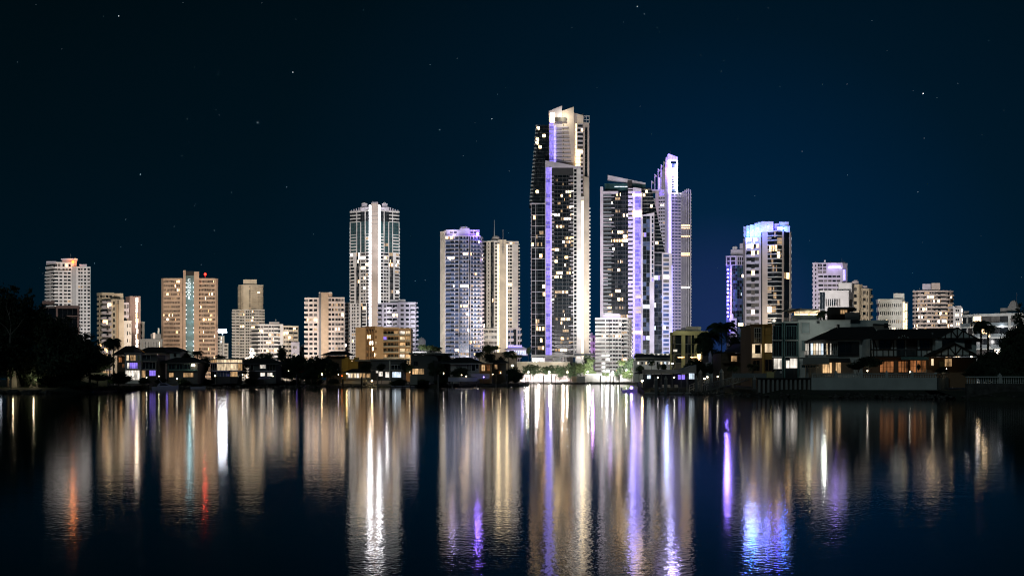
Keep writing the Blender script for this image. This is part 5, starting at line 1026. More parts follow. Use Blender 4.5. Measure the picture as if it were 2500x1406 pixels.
# ---- jetties left
def jetty(px0,px1,D,label,mat='timber',zt=.45,n=4):
    r=root('jetty',label,'jetty',(X((px0+px1)/2,D),D,0),'little jetties along the left bank'); m=MB(); m.box(X(px0,D),X(px1,D),D,D+2,zt-.25,zt,mat); build(m,'deck',r)
    for i in range(n): x=X(px0+(px1-px0)*(i+.5)/n,D); m=MB(); m.tube([(x,D-.1,-.5),(x,D-.1,zt+.9)],.12,'darktimber',6); build(m,'post',r)
point(408,920,316,60,(.3,.2,1),.3); point(725,915,388,25,(.3,.2,1),.2)  # bare violet points added to tint the moored boats
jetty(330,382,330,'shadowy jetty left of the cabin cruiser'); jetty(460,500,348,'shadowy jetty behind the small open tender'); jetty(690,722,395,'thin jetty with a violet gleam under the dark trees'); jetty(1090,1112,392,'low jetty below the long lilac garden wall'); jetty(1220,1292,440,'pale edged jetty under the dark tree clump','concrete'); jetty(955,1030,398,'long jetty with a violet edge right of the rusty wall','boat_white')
r=root('jetty','lamp lit jetty with steps and frame in front of the pavilion','jetty',(X(905,400),400,0),'little jetties along the left bank')
m=MB(); m.box(X(884,400),X(924,400),400,402,.2,.5,'canvas'); build(m,'deck',r)
m=MB()
for a,c in (((885,400,.5),(885,400,Z(924,400))),((885,400,Z(924,400)),(894,400,Z(924,400))),((894,400,Z(924,400)),(894,400,.5))): m.tube([(X(a[0],a[1]),a[1],a[2]),(X(c[0],c[1]),c[1],c[2])],.08,'white',5)
build(m,'frame',r)
for i in range(6): m=MB(); m.box(X(893+i*3.6,402),X(893.7+i*3.6,402),401.9,402.1,.5,Z(929+i*1.2,402),'cream'); build(m,'post',r)
m=MB(); m.tube([(X(892,402),402,Z(930,402)),(X(900,402),402,Z(937,402)),(X(918,402),402,Z(939,402))],.1,'cream',5); build(m,'handrail',r)
for px,yt,D,rr,lb in ((883,921,398,.32,'dark stout pile left of the lamp lit jetty'),(922,921,398,.28,'pale lit pile at the right of the lamp lit jetty'),(837,925,392,.3,'leaning bluish pile left of the pavilion lawn'),(724,917,392,.25,'tall thin pile at the stern of the flat violet tinny'),(1070,917,382,.25,'reddish topped pile left of the long lilac garden wall'),(1104,917,378,.25,'reddish topped pile against the long lilac garden wall'),(1164,925,385,.15,'thin pole standing below the curtained house'),(1211,917,395,.2,'grey pile before the half hidden grey house'),(1238,915,420,.2,'grey pile just left of the dark tree clump')):
    r=root('mooring_pile',lb,'pile',(X(px,D),D,-.5),'mooring piles along the left bank'); m=MB(); m.tube([(X(px,D),D,-.5),(X(px,D),D,Z(yt,D))],rr,'galv' if rr<.3 else 'darktimber',8); build(m,'post',r); m=MB(); m.lathe((X(px,D),D,Z(yt,D)),[(rr+.04,0),(.03,.45)],'mauve' if 'reddish' in lb else 'concrete',8); build(m,'cap',r)
# paddling figure? small white post lights
r=root('boat_stand','little white frame standing on the water left of the flat violet tinny','stand',(X(707,392),392,0)); m=MB(); x=X(707,392); m.tube([(x-.4,392,0),(x,392,1.6),(x+.5,392,.1)],.06,'white',5); m.tube([(x,392,1.4),(x,392,2.6)],.05,'white',5); build(m,'frame',r)
# ---- lamps
LG='lamps along the waterfront'
def lamp(px,py,D,label,mat='lamp_warm',pw=300,c=(1,.78,.45),rad=.22,zb=1.2):
    x=X(px,D); z=Z(py,D); r=root('lamp_post',label,'lamp',(x,D,zb),LG); m=MB(); m.tube([(x,D+.3,zb),(x,D+.3,z-.1)],.06,'metal',6); m.tube([(x,D+.3,z-.1),(x,D,z+rad)],.05,'metal',5); build(m,'post',r)
    m=MB(); m.ball((x,D,z),rad,mat); build(m,'lamp_head',r); m=MB(); m.lathe((x,D,z+rad*.75),[(rad*1.5,0),(rad*.9,.12),(.04,.2)],'dkgrey',8); build(m,'lamp_shade',r)
    if pw: point(px,py,D-.6,pw*(2.5 if D>600 else 1),c,.25)
lamp(786,913,405,'round white lamp alone under the dark trees','lamp_warm',40); lamp(835,917,403,'small orange lamp left of the pavilion','lamp_orange',15,(1,.4,.1),.16); lamp(847,912,406,'warm lamp at the left corner of the pavilion','lamp_warm',45)
lamp(908,929,399,'starry amber lamp over the lit jetty steps','lamp_warm',160,(1,.75,.35),.3)
lamp(1290,908,695,'round park lamp under the leftmost round park tree','lamp_warm',1500,(1,.92,.7),.35); lamp(1341,908,695,'round park lamp between the first and second round park trees','lamp_warm',1500,(1,.92,.7),.35); lamp(1385.5,908,690,'round park lamp beside the bare forked tree','lamp_warm',1500,(1,.92,.75),.35)
lamp(1309,879,750,'blazing lamp high behind the sandy wall','lamp_white',9000,(1,.93,.7),.9); lamp(1251,892,700,'bright lamp over the dark tree clump','lamp_white',1800,(1,.93,.75),.4); lamp(1435,907,690,'bright lamp at the foot of the lit garden palms','lamp_white',2200,(1,.95,.8),.4)
lamp(1482,906,700,'starry violet white lamp in front of the white balcony block','lamp_white',3500,(.85,.85,1),.6); lamp(1496,908,700,'greenish white lamp right of the starry violet one','lamp_white',2500,(.9,1,.8),.4); lamp(1529,904,690,'lamp glowing among the leafy trees at the balcony block corner','lamp_white',3500,(1,.97,.7),.5); lamp(1461,915,700,'low lamp flooding the seawall below the balcony block','lamp_white',2500,(.95,1,.9),.4)
lamp(1568,929,226,'amber lamp on the boathouse corner by the pontoon tip','lamp_warm',45,(1,.6,.15),.22); lamp(1541.5,946,252,'blazing violet lamp on the little white motorboat','lamp_purple',40,(.5,.4,1),.3,zb=.4)
lamp(1720,924,212,'left one of the twin orange lamps on the ramp','lamp_small',12,(1,.55,.25),.16,.4); lamp(1727,920,213,'right one of the twin orange lamps on the ramp','lamp_small',12,(1,.55,.25),.16,.4)
lamp(1641,887,470,'white lamp at the foot of the olive office','lamp_white',500,(1,.97,.9),.35); lamp(1928,758,206.6,'starry lamp at the roof edge of the grey flat roofed house','lamp_small',10,(1,.9,.6),.16,12) if 0 else None
lamp(1181,920,374,'violet garden lamp on the terrace of the curtained house','lamp_purple',12,(.35,.2,1),.14); lamp(525,917,352,'white garden lamp under the curved window house','lamp_small',25,(1,1,1),.25); lamp(432,924,350,'low white garden lamp below the yellow lit window','lamp_small',20,(1,1,1),.2)
lamp(1138,918,376,'tiny white lamp on the bush left of the violet lamp','lamp_small',10,(1,1,1),.18); lamp(1203,913,380,'small amber lamp on the porch wall','lamp_small',12,(1,.7,.4),.14)

GL='small garden lights along the banks'
for px,py,D,mt,pw,cc,lb in ((262,912,262,'lamp_small',25,(1,.9,.6),'tiny garden light inside the hedge left of the glazed room'),(358,921,345,'lamp_small',15,(1,.9,.7),'tiny garden light on the lawn of the three storey house'),(388,918,345,'lamp_small',12,(.9,1,.6),'tiny green white garden light right of the three storey house'),(592,914,355,'lamp_small',15,(1,.95,.9),'tiny garden light between the curved window house and the umbrella'),(603,921,356,'lamp_small',10,(1,.95,.9),'faint garden light left of the blue black umbrella'),(666,918,366,'lamp_small',15,(1,.95,.8),'tiny garden light by the white square windows'),(705,905,392,'lamp_small',12,(1,.9,.6),'tiny garden light under the upright dark tree'),(772,916,400,'lamp_small',12,(1,1,.95),'tiny white light left of the lone round lamp'),(826,914,402,'lamp_small',14,(.6,.6,1),'tiny bluish light left of the small orange lamp'),(1000,908,396,'lamp_small',10,(1,.95,.8),'tiny garden light between cube house and corner window'),(1083,911,384,'lamp_small',14,(1,1,1),'tiny white light in the bush right of the corner window'),(1127,915,376,'lamp_small',10,(1,1,1),'second tiny white light on the bush before the curtained house'),(1222,910,396,'lamp_small',16,(1,.8,.5),'tiny amber light by the half hidden grey house'),(1606,921,232,'lamp_small',6,(.6,.65,1),'tiny bluish light under the boathouse canopy'),(1646,921,232,'lamp_small',6,(.8,.85,1),'second tiny light under the boathouse canopy'),(1790,918,208,'lamp_small',5,(.9,1,.8),'tiny light on the deck left of the pool fence'),(1752,919,212,'lamp_small',4,(.8,.9,.8),'tiny light on the deck above the gangway'),(2118,905,186,'lamp_small',4,(1,1,1),'tiny cluster light under the dark spreading bush'),(2222,908,186,'lamp_small',3,(1,1,1),'tiny light behind the balusters before the orange windows'),(2310,900,186,'lamp_small',3,(1,1,.8),'tiny light under the dim yellow window'),(30,905,250,'lamp_small',50,(.85,.9,1),'bluish white light glimpsed through the left edge trees'),(118,908,250,'lamp_small',30,(1,.85,.6),'warm light glimpsed through trunks right of the tents'),(148,915,250,'lamp_small',20,(1,.9,.7),'faint warm light glimpsed low between left trees')):
    x=X(px,D); z=Z(py,D); r=root('garden_light',lb,'lamp',(x,D,z-.7),GL); m=MB(); m.tube([(x,D+.15,z-.7),(x,D+.15,z+.05)],.03,'metal',5); build(m,'post',r); m=MB(); m.ball((x,D,z),.13,mt,seg=8,rings=5); build(m,'lamp_head',r); point(px,py,D-.4,pw*4,cc,.12)
# ---------------------------------------------------------------- vegetation
def crown_mesh(name, seed, mat, shape='round', nclump=90, per=26, leaf=.055):
    R=random.Random(seed); m=MB(); cl=[]
    lobes=[(R.uniform(-.5,.5),R.uniform(-.5,.5),R.uniform(-.25,.35),R.uniform(.38,.6)) for _ in range(7)]
    for _ in range(nclump):
        lx,ly,lz,lr=R.choice(lobes)
        d=Vector((R.gauss(0,1),R.gauss(0,1),R.gauss(0,1))).normalized(); rr=lr*(R.random()**.35)
        c=Vector((lx,ly,lz))+d*rr; c.z*= .72 if shape=='round' else (.55 if shape=='flat' else 1.15)
        cl.append((c,R.uniform(.07,.16)))
    for c,cr in cl:
        for _ in range(per):
            p=c+Vector((R.gauss(0,1),R.gauss(0,1),R.gauss(0,.7)))*cr*.6
            a=Vector((R.gauss(0,1),R.gauss(0,1),R.gauss(0,1))).normalized(); b_=a.cross(Vector((R.gauss(0,1),R.gauss(0,1),R.gauss(0,1)))).normalized(); s=leaf*R.uniform(.5,1.1)
            m.add([p-a*s,p+b_*s*.5,p+a*s,p-b_*s*.5],[(0,1,2,3)],mat)
    me=bpy.data.meshes.new(name); me.from_pydata(m.v,[],m.f)
    for q in m.ml: me.materials.append(MATS[q])
    return me
def trunk_mesh(name, seed, mat, h0=-1.5):
    R=random.Random(seed); m=MB(); m.tube([(0,0,h0),(.02,0,-.9),(-.02,.02,-.45),(0,0,-.1)],[.075,.055,.045,.035],mat,7)
    for i in range(7):
        a=i*.9+R.random(); z0=-.75+.09*i; e=Vector((math.cos(a)*R.uniform(.3,.55),math.sin(a)*R.uniform(.3,.55),z0+R.uniform(.4,.75)))
        m.tube([(0,0,z0),(e.x*.5,e.y*.5,z0+.25),tuple(e)],[.03,.02,.008],mat,5)
    me=bpy.data.meshes.new(name); me.from_pydata(m.v,[],m.f)
    for q in m.ml: me.materials.append(MATS[q])
    return me
CM={}; PKN='round trees in the lit park by the bay'
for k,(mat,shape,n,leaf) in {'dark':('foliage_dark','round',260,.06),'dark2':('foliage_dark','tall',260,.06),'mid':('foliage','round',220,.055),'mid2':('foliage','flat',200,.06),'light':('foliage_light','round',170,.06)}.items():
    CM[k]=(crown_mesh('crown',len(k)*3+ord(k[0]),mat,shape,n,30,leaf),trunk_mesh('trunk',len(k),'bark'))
def tree(kind,px,ytop,pxw,D,label,group='broadleaf trees on the banks',zb=1.0,zs=1.0,cat='tree',name='tree',ybot=None):
    """crown spans pxw pixels at D, top at ytop; the trunk reaches zb"""
    w=pxw*D/F/2; zt=Z(ytop,D); ch=w*zs*(1.7 if group==PKN else 1.3); cz=zt-ch*.8
    R=random.Random(int(px*13+D)); r=root(name,label,cat,(X(px,D),D,zb),group)
    o=bpy.data.objects.new('crown',CM[kind][0]); col.objects.link(o); o.parent=r; o.location=(0,0,cz-zb); o.scale=(w*1.15,w*.95,ch*1.12); o.rotation_euler=(0,0,R.uniform(0,6.28))
    t=bpy.data.objects.new('trunk',CM[kind][1]); col.objects.link(t); t.parent=r; t.location=(0,0,cz-zb); s=max((cz-zb)/1.5,.1); t.scale=(w*.7,w*.7,s); t.rotation_euler=(0,0,R.uniform(0,6.28))
    return r
def palm_mesh(seed, mat, n=17, droop=1.0):
    R=random.Random(seed); m=MB()
    for i in range(n):
        az=i*2.399+R.uniform(-.2,.2); el=R.uniform(-.1,1.15); L=R.uniform(.8,1.1); p=Vector((0,0,0)); pts=[p.copy()]; e=el
        for k in range(8):
            p=p+Vector((math.cos(az)*math.cos(e),math.sin(az)*math.cos(e),math.sin(e)))*L/8; pts.append(p.copy()); e-=.24*droop
        m.tube(pts,[.018]*4+[.012]*5,mat,4)
        for k in range(1,9):
            q=pts[k]; d=(pts[k]-pts[k-1]).normalized(); side=d.cross(Vector((0,0,1))).normalized(); ll=.36*math.sin(math.pi*(k+.8)/10.5)+.06
            for s in (-1,1):
                for o_ in (0,.33,.66):
                    q2=q-d*(L/8)*o_; tip=q2+side*s*ll+d*ll*.5+Vector((0,0,-ll*.55)); m.add([q2-d*.018,q2+d*.018,tip+d*.008,tip-d*.008],[(0,1,2,3)],mat)
    me=bpy.data.meshes.new('crown'); me.from_pydata(m.v,[],m.f)
    for q in m.ml: me.materials.append(MATS[q])
    return me
PM={'dark':[palm_mesh(3,'foliage_dark'),palm_mesh(8,'foliage_dark',20,1.2)],'light':[palm_mesh(5,'foliage_light'),palm_mesh(9,'foliage',14,.9)]}
def palm(kind,px,yc,pxr,D,label,group='palm trees',zb=1.0,lean=.0):
    """yc = pixel of the crown's centre, pxr frond length in pixels"""
    w=pxr*1.35*D/F; zc=Z(yc,D); r=root('palm_tree',label,'palm tree',(X(px,D),D,zb),group); R=random.Random(int(px+D))
    o=bpy.data.objects.new('crown',PM[kind][int(px)%2]); col.objects.link(o); o.parent=r; o.location=(0,0,zc-zb); o.scale=(w,w,w); o.rotation_euler=(0,0,R.uniform(0,6))
    m=MB(); h=zc-zb; m.tube([(lean,0,0),(lean*.5,0,h*.5),(0,0,h)],[.24,.17,.14],'bark' if kind=='dark' else 'palebark',7)
    me=bpy.data.meshes.new('trunk'); me.from_pydata(m.v,[],m.f); me.materials.append(MATS[m.ml[0]]); t=bpy.data.objects.new('trunk',me); col.objects.link(t); t.parent=r
LT='dark trees massed on the left bank'
tree('dark',-10,722,190,245,'tall dark tree cut by the left edge of the photo',LT,zs=.9); tree('dark2',45,728,120,236,'tallest dark tree with pale bare limbs showing at its left',LT,zs=1.1); tree('dark',98,745,110,250,'dark rounded tree right of the tallest one',LT,zs=1.0); tree('dark2',160,795,100,243,'dark tree in front of the pale tower base',LT,zs=1.0); tree('dark',198,815,64,250,'dark tree with leaves cutting into the white tower corner',LT,zs=1.2)
tree('dark',20,800,170,232,'broad low dark tree under the tallest one',LT,zs=.8); tree('dark',120,820,170,236,'broad low dark tree in the middle of the left mass',LT,zs=.8); tree('dark2',185,835,110,240,'dark tree at the right of the left mass above the lawn',LT,zs=.9); tree('dark',225,835,60,300,'small dark tree between the left mass and the leaning palm',LT,zs=1.0); tree('dark',245,858,90,262,'low dark tree over the lit hedge',LT,zs=.6); tree('dark',290,905,60,255,'low bush before the bright glazed room',LT,zs=.6,name='bush',cat='bush'); tree('dark',180,926,110,234,'low dark bush along the left shore',LT,zs=.2,name='bush',cat='bush'); tree('dark',238,912,70,243,'small dark bush before the yellow green lit wall',LT,zs=.28,name='bush',cat='bush'); tree('dark',60,880,120,240,'dark understorey tree above the pale tents',LT,zs=.6); tree('dark',150,885,120,238,'dark understorey tree right of the pale tents',LT,zs=.6)
for px,y,w,D,zs,lb in ((-5,850,110,256,.8,'dark bush mass closing the far left edge'),(70,868,110,258,.7,'dark bush mass behind the pale tents'),(150,868,110,258,.7,'dark bush mass behind the middle lawn'),(215,880,90,270,.7,'dark bush mass left of the hedge')): tree('dark',px,y,w,D,lb,LT,zs=zs,name='bush',cat='bush')
for k_,px,y,w,D,zs,lb in (('dark',712,862,84,412,.9,'wide dark tree filling the gap right of the cream block'),('dark',755,872,84,410,.8,'wide dark tree behind the lone white lamp'),('dark',798,866,70,416,.9,'wide dark tree left of the mustard wall house'),('dark',586,884,36,372,1.0,'dark tree squeezed between the curved window house and its dark neighbour'),('dark',497,880,40,368,1.0,'dark tree left of the curved window house wall'),('dark',392,872,26,372,1.1,'dark shrub tree between the three storey house and its neighbour'),('dark',895,882,34,404,.8,'dark tree leaning over the pavilion roof end'),('dark',990,880,36,398,.9,'dark tree between the cube house and the flat roofed house'),('dark',1062,878,50,392,.9,'dark tree over the roof wing of the flat roofed house'),('dark',676,876,46,388,.9,'dark tree beside the house with two square windows'),('mid',600,872,36,420,.8,'dark tree behind the drooping palm')): tree(k_,px,y,w,D,lb,'dark trees between the waterfront houses',zs=zs)
for i,(px,w,lb) in enumerate(((352,40,'low bush left of the cabin cruiser'),(395,36,'low bush above the cabin cruiser cabin'),(448,44,'low bush under the yellow lit window'),(505,40,'low bush left of the curved window house terrace'),(560,52,'low bush under the curved window house'),(612,44,'low bush left of the blue black umbrella'),(680,50,'low bush behind the thin violet jetty'),(722,40,'low bush beneath the rosy umbrella'),(770,56,'low bush beneath the lone white lamp'),(815,40,'low bush left of the ochre garden wall'),(975,50,'low bush right of the rusty garden wall'),(1030,50,'low bush below the warm lit corner window'),(1080,44,'low bush left of the long lilac wall'),(1185,40,'low bush below the amber porch'),(1215,34,'low bush before the half hidden grey house'))): tree('dark',px,921+(i*5)%4,w,(338,330,352,362,366,372,388,396,402,402,400,396,388,396,408)[i],lb,'low bushes along the left waterline',zs=.45,name='bush',cat='bush')
# bare limbed tree
r=root('bare_tree','pale bare branching tree against the dark mass at the far left bank','tree',(X(26,229),229,1)); m=MB()
b0=(X(26,229),229,1); m.tube([b0,(X(25,229),229,Z(850,229)),(X(25,229),229,Z(818,229))],[.22,.17,.14],'palebark')
for pts in (((25,818),(15,800),(0,788)),((25,818),(27,795),(22,770),(27,745)),((25,818),(42,800),(52,785),(60,776)),((22,770),(15,750),(17,735))): m.tube([(X(a,229),229,Z(c,229)) for a,c in pts],[.11]+[.06]*(len(pts)-2)+[.02],'palebark',5)
build(m,'trunk',r)
palm('dark',277,832,20,330,'big shaggy palm in front of the yellowish tower'); palm('dark',268,838,15,335,'second palm tangled with the big shaggy one'); palm('dark',482,862,13,420,'small palm at the foot of the beige slab tower'); palm('dark',620,876,12,400,'drooping palm behind the curved window house'); palm('dark',538,872,12,410,'small palm standing behind the curved window house roof'); palm('dark',1195,868,14,396,'palm with a lit trunk rising over the amber porch'); palm('dark',1242,862,14,500,'shaggy palm against the pale podium wall'); palm('dark',1170,864,12,430,'low palm left of the palm with the lit trunk')
palm('dark',1762,802,34,330,'tallest dark palm standing before the violet sky'); palm('dark',1734,822,27,330,'shorter dark palm left of the tallest one'); palm('dark',1716,835,24,330,'bushy palm behind the olive office lamps'); palm('dark',2395,790,24,190,'dark palm before the long white block',zb=1.5); palm('dark',2412,800,18,188,'second dark palm beside the long white block',zb=1.5); palm('dark',2003,765,11,214,'potted spiky palm on the penthouse terrace',zb=Z(781,214)); palm('dark',2012,762,9,216,'thin potted palm on the penthouse terrace',zb=Z(781,216))
palm('light',1789,894,13,224,'low green palm glowing behind the pool fence',zb=1.2); palm('dark',1838,893,12,222,'low dark palm below the brown townhouse',zb=1.2)
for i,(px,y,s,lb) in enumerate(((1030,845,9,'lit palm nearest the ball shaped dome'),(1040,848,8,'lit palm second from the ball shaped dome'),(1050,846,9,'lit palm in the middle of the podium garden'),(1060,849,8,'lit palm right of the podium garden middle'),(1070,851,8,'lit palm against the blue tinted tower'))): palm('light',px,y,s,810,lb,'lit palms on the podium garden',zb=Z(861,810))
for px,y,w,D,k,lb in ((1046,853,60,806,'mid2','clipped green hedge trees below the lit podium palms'),): tree(k,px,y,w,D,lb,'garden trees',zb=Z(862,806),zs=.25,name='hedge',cat='hedge')
# mid bank trees
MT='dark trees between the waterfront houses'
for k,px,y,w,D,zs,lb in (('dark',455,858,34,400,1,'dark tree clump left of the small palm by the sign tower'),('dark',503,868,36,390,.9,'dark bushy tree left of the curved window house'),('mid',648,858,54,430,.6,'broad tree whose leaves catch light before the cream block'),('dark2',690,850,30,425,1.2,'upright dark tree in front of the wide cream block'),('dark',728,864,60,400,.8,'broad dark tree right of the wide cream block'),('dark',700,880,60,395,.8,'dark tree hanging over the thin violet jetty'),('dark',775,866,66,398,.8,'broad dark tree under the salmon block'),('dark',815,880,44,402,.9,'dark tree left of the mustard lit wall'),('dark',760,895,60,392,.6,'low dark tree over the lone white lamp'),('dark',1090,862,40,398,.9,'dark tree between the flat roofed house and the curtained house'),('dark',1078,885,44,388,.9,'dark rounded bush right of the warm lit corner window'),('dark',1125,893,50,380,.7,'round dark bush in front of the curtained house'),('dark',932,885,26,400,.9,'slim dark tree before the cube house'),('dark',1222,868,30,410,1,'dark tree right of the palm with the lit trunk'),('dark',1255,893,46,445,1.0,'dark tree clump standing out on the water edge'),('dark',1240,900,36,438,1.0,'dark bush under the bright lamp at the bay'),('mid',1190,838,32,790,.9,'green tree at the foot of the white tower'),('mid2',1208,840,28,792,.7,'second green tree at the foot of the white tower'),('light',1262,862,44,780,.35,'low lit shrubs beneath the violet pavilion'),('mid',1290,845,16,800,1.4,'narrow green tree left of the tallest tower')): tree(k,px,y,w,D,lb,MT,zs=zs,zb=1.2 if D<700 else 8)
PK='round trees in the lit park by the bay'
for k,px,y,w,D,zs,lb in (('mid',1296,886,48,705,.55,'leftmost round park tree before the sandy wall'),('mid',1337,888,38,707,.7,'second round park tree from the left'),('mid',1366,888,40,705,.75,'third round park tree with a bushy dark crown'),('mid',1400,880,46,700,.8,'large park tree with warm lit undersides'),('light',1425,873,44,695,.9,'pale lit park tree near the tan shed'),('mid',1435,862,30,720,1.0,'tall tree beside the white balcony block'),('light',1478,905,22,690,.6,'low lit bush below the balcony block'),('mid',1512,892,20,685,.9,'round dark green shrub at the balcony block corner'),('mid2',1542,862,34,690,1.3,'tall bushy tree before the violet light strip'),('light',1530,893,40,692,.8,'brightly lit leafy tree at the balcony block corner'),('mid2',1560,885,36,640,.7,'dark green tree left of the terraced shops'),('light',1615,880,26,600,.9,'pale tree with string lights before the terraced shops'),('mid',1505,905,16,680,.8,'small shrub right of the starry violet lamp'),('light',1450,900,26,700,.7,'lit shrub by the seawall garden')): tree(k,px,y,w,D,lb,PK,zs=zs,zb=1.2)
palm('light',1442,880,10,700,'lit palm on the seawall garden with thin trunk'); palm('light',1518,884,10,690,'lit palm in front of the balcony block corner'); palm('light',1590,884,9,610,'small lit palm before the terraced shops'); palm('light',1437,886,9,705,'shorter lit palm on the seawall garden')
r=root('bare_tree','bare forked tree beside the park lamp','tree',(X(1385,680),680,1.2)); m=MB()
for pts in (((1385,923),(1385,914)),((1385,914),(1381,907),(1378,902)),((1385,914),(1388,906),(1392,901)),((1385,916),(1377,911),(1373,907))): m.tube([(X(a,680),680,Z(c,680)) for a,c in pts],[.4]+[.22]*(len(pts)-1),'bark',5)
build(m,'trunk',r)
RT='dark trees on the right bank'
for px,y,w,D,zs,lb in ((2428,850,60,187,1.0,'dark tree rising behind the second palm by the white block'),(2490,815,110,178,1.1,'massive dark tree in the middle of the right edge clump'),(2400,870,70,182,1.0,'dark bush between the timbered gable and the bulbous balusters'),(2450,885,90,174,.9,'dark bush directly behind the bulbous balusters'),(2510,850,90,175,1.1,'dark bush mass cut by the right edge of the photo'),(1700,870,60,300,.9,'dark bush under the olive office'),(1780,850,60,288,.9,'dark bush behind the low sloping roof'),(1745,880,60,262,.6,'dark bush behind the closed violet umbrella')): tree('dark',px,y,w,D,lb,RT,zs=zs)
for k,px,y,w,D,zs,lb in (('dark',1705,880,60,240,.7,'orange tinged tree over the boathouse canopy'),('dark',1725,820,44,325,1.2,'dark tree mass beside the olive office'),('dark',1750,850,50,300,.9,'dark tree under the tallest palm'),('dark2',1795,822,46,290,.7,'dark tree at the foot of the dotted glass tower'),('dark',1825,815,40,285,.7,'dark tree left of the brown townhouse'),('dark',2500,782,110,180,.9,'large dark tree filling the right edge'),('dark',2462,812,66,186,1.0,'dark leafy tree before the long white block'),('dark',2405,858,60,184,.8,'dark tree beside the half timbered house'),('dark2',2520,760,90,182,1.1,'dark tree cut by the right edge of the photo'),('dark',2120,868,70,186,.45,'dark spreading bush before the white house porch'),('dark',2095,880,50,185,.5,'low dark bush over the terrace wall'),('dark',2460,880,110,176,.6,'dark hedge tree behind the bulbous balusters'),('dark',2380,880,60,180,.8,'dark shrub right of the lower timbered gable'),('dark',2300,895,40,184,.4,'low clipped bush before the dim olive window'),('dark2',2244,890,10,184,1.6,'slender potted conifer before the orange windows')): tree(k,px,y,w,D,lb,RT,zs=zs,zb=1.0)
# ---------------------------------------------------------------- setting
def P3(px,D): return (X(px,D),D)
shore=[(-3000,205),(-400,215),(0,226),(120,224),(230,236),(300,262),(335,330),(420,345),(520,362),(680,385),(780,402),(960,402),(1120,392),(1230,425),(1292,450),(1285,560),(1300,668),(1400,664),(1430,676),(1530,672),(1565,560),(1560,300),(1572,228),(1700,222),(1800,208),(1850,186),(1980,176),(2290,172),(2330,160),(2500,152),(2900,140),(5000,120)]
base=[P3(a,c) for a,c in shore]
m=MB(); n=len(base); top=[(x,y,.45) for x,y in base]; inn=[(x,y+(6 if y<500 else 10),1.2) for x,y in base]; low=[(x,y-2.5,-1.2) for x,y in base]
vs=low+top+inn+[(6000,5000,1.2),(-6000,5000,1.2)]; fs=[]
for i in range(n-1): fs+=[(i,i+1,n+i+1,n+i),(n+i,n+i+1,2*n+i+1,2*n+i)]
fs.append(tuple(range(2*n,3*n))+(3*n,3*n+1)); m.add(vs,fs,'ground_m') if 'ground_m' in MATS else None
M('ground_m',(.045,.05,.035),var=.5,scale=.3)
if not m.f: m.add(vs,fs,'ground_m')
g=build(m,'ground'); struct(g); g['label']='dark banks and city ground behind the water'
bpy.context.view_layer.update()
# rocks along the shore
R=random.Random(5); m=MB()
def rocks(px0,px1,D0,D1,n,s):
    for i in range(n):
        f=R.random(); px=px0+(px1-px0)*f; D=D0+(D1-D0)*f+R.uniform(-2.5,4); a=s*R.uniform(.4,1.1); c=(X(px,D),D,R.uniform(-.1,.7)+(.0))
        vv=[];
        for z,rr in ((-.5,.8),(.0,1),(.45,.6)):
            for k in range(5): an=k*1.257+R.uniform(-.3,.3); vv.append((c[0]+math.cos(an)*rr*a*R.uniform(.8,1.2),c[1]+math.sin(an)*rr*a*.8,c[2]+z*a*R.uniform(.8,1.1)))
        m.add(vv,[(k,(k+1)%5,5+(k+1)%5,5+k) for k in range(5)]+[(5+k,5+(k+1)%5,10+(k+1)%5,10+k) for k in range(5)]+[(10,11,12,13,14)],'rock')
rocks(-200,120,218,224,500,.45); rocks(120,300,224,260,260,.4); rocks(300,335,262,330,60,.5); rocks(335,1290,333,448,700,.6); rocks(1400,1560,664,665,160,1.1); rocks(1572,1850,226,188,160,.4); rocks(1850,2600,184,150,450,.4)
o=build(m,'shore_rocks'); tag(o,'loose dark rocks heaped along every shoreline','rocks',kind='stuff')
# grass on the left bank
m=MB()
for i in range(2500):
    px=R.uniform(-50,320); D=R.uniform(232,250)+max(0,(px-200)*.15); x=X(px,D); h=R.uniform(.2,.6); a=R.uniform(0,3.1); m.add([(x,D,1.0),(x+.12*math.cos(a),D+.12*math.sin(a),1.0),(x+R.uniform(-.1,.1),D,1.1+h)],[(0,1,2)],'plants_m')
o=build(m,'grass'); tag(o,'short rough grass on the left bank lawn','grass',kind='stuff')
# pale tents behind left trees
for px,w,y,lb in ((32,20,903,'pale lit pointed tent between the left trunks'),(82,22,918,'low cream lit tent right of the pointed one')):
    r=root('garden_tent',lb,'tent',(X(px,233),233,1.2),'lit tents behind the left trees'); D=233; m=MB(); x0,x1=X(px-w/2,D),X(px+w/2,D); m.add([(x0,D,1.2),(x1,D,1.2),(x1,D+2,1.2),(x0,D+2,1.2),((x0+x1)/2,D+1,Z(y-5,D))],[(0,1,4),(1,2,4),(2,3,4),(3,0,4),(3,2,1,0)],'canvas'); build(m,'canopy',r); point(px,926,D-1.5,160,(1,.82,.5),.15)
r=root('hedge_lit','green hedge lit from behind beside the bright glazed room','hedge',(X(250,280),280,1)); 
o=bpy.data.objects.new('crown',CM['light'][0]); col.objects.link(o); o.parent=r; o.location=(0,0,1.6); o.scale=(6,1.5,1.6); r.name='hedge'

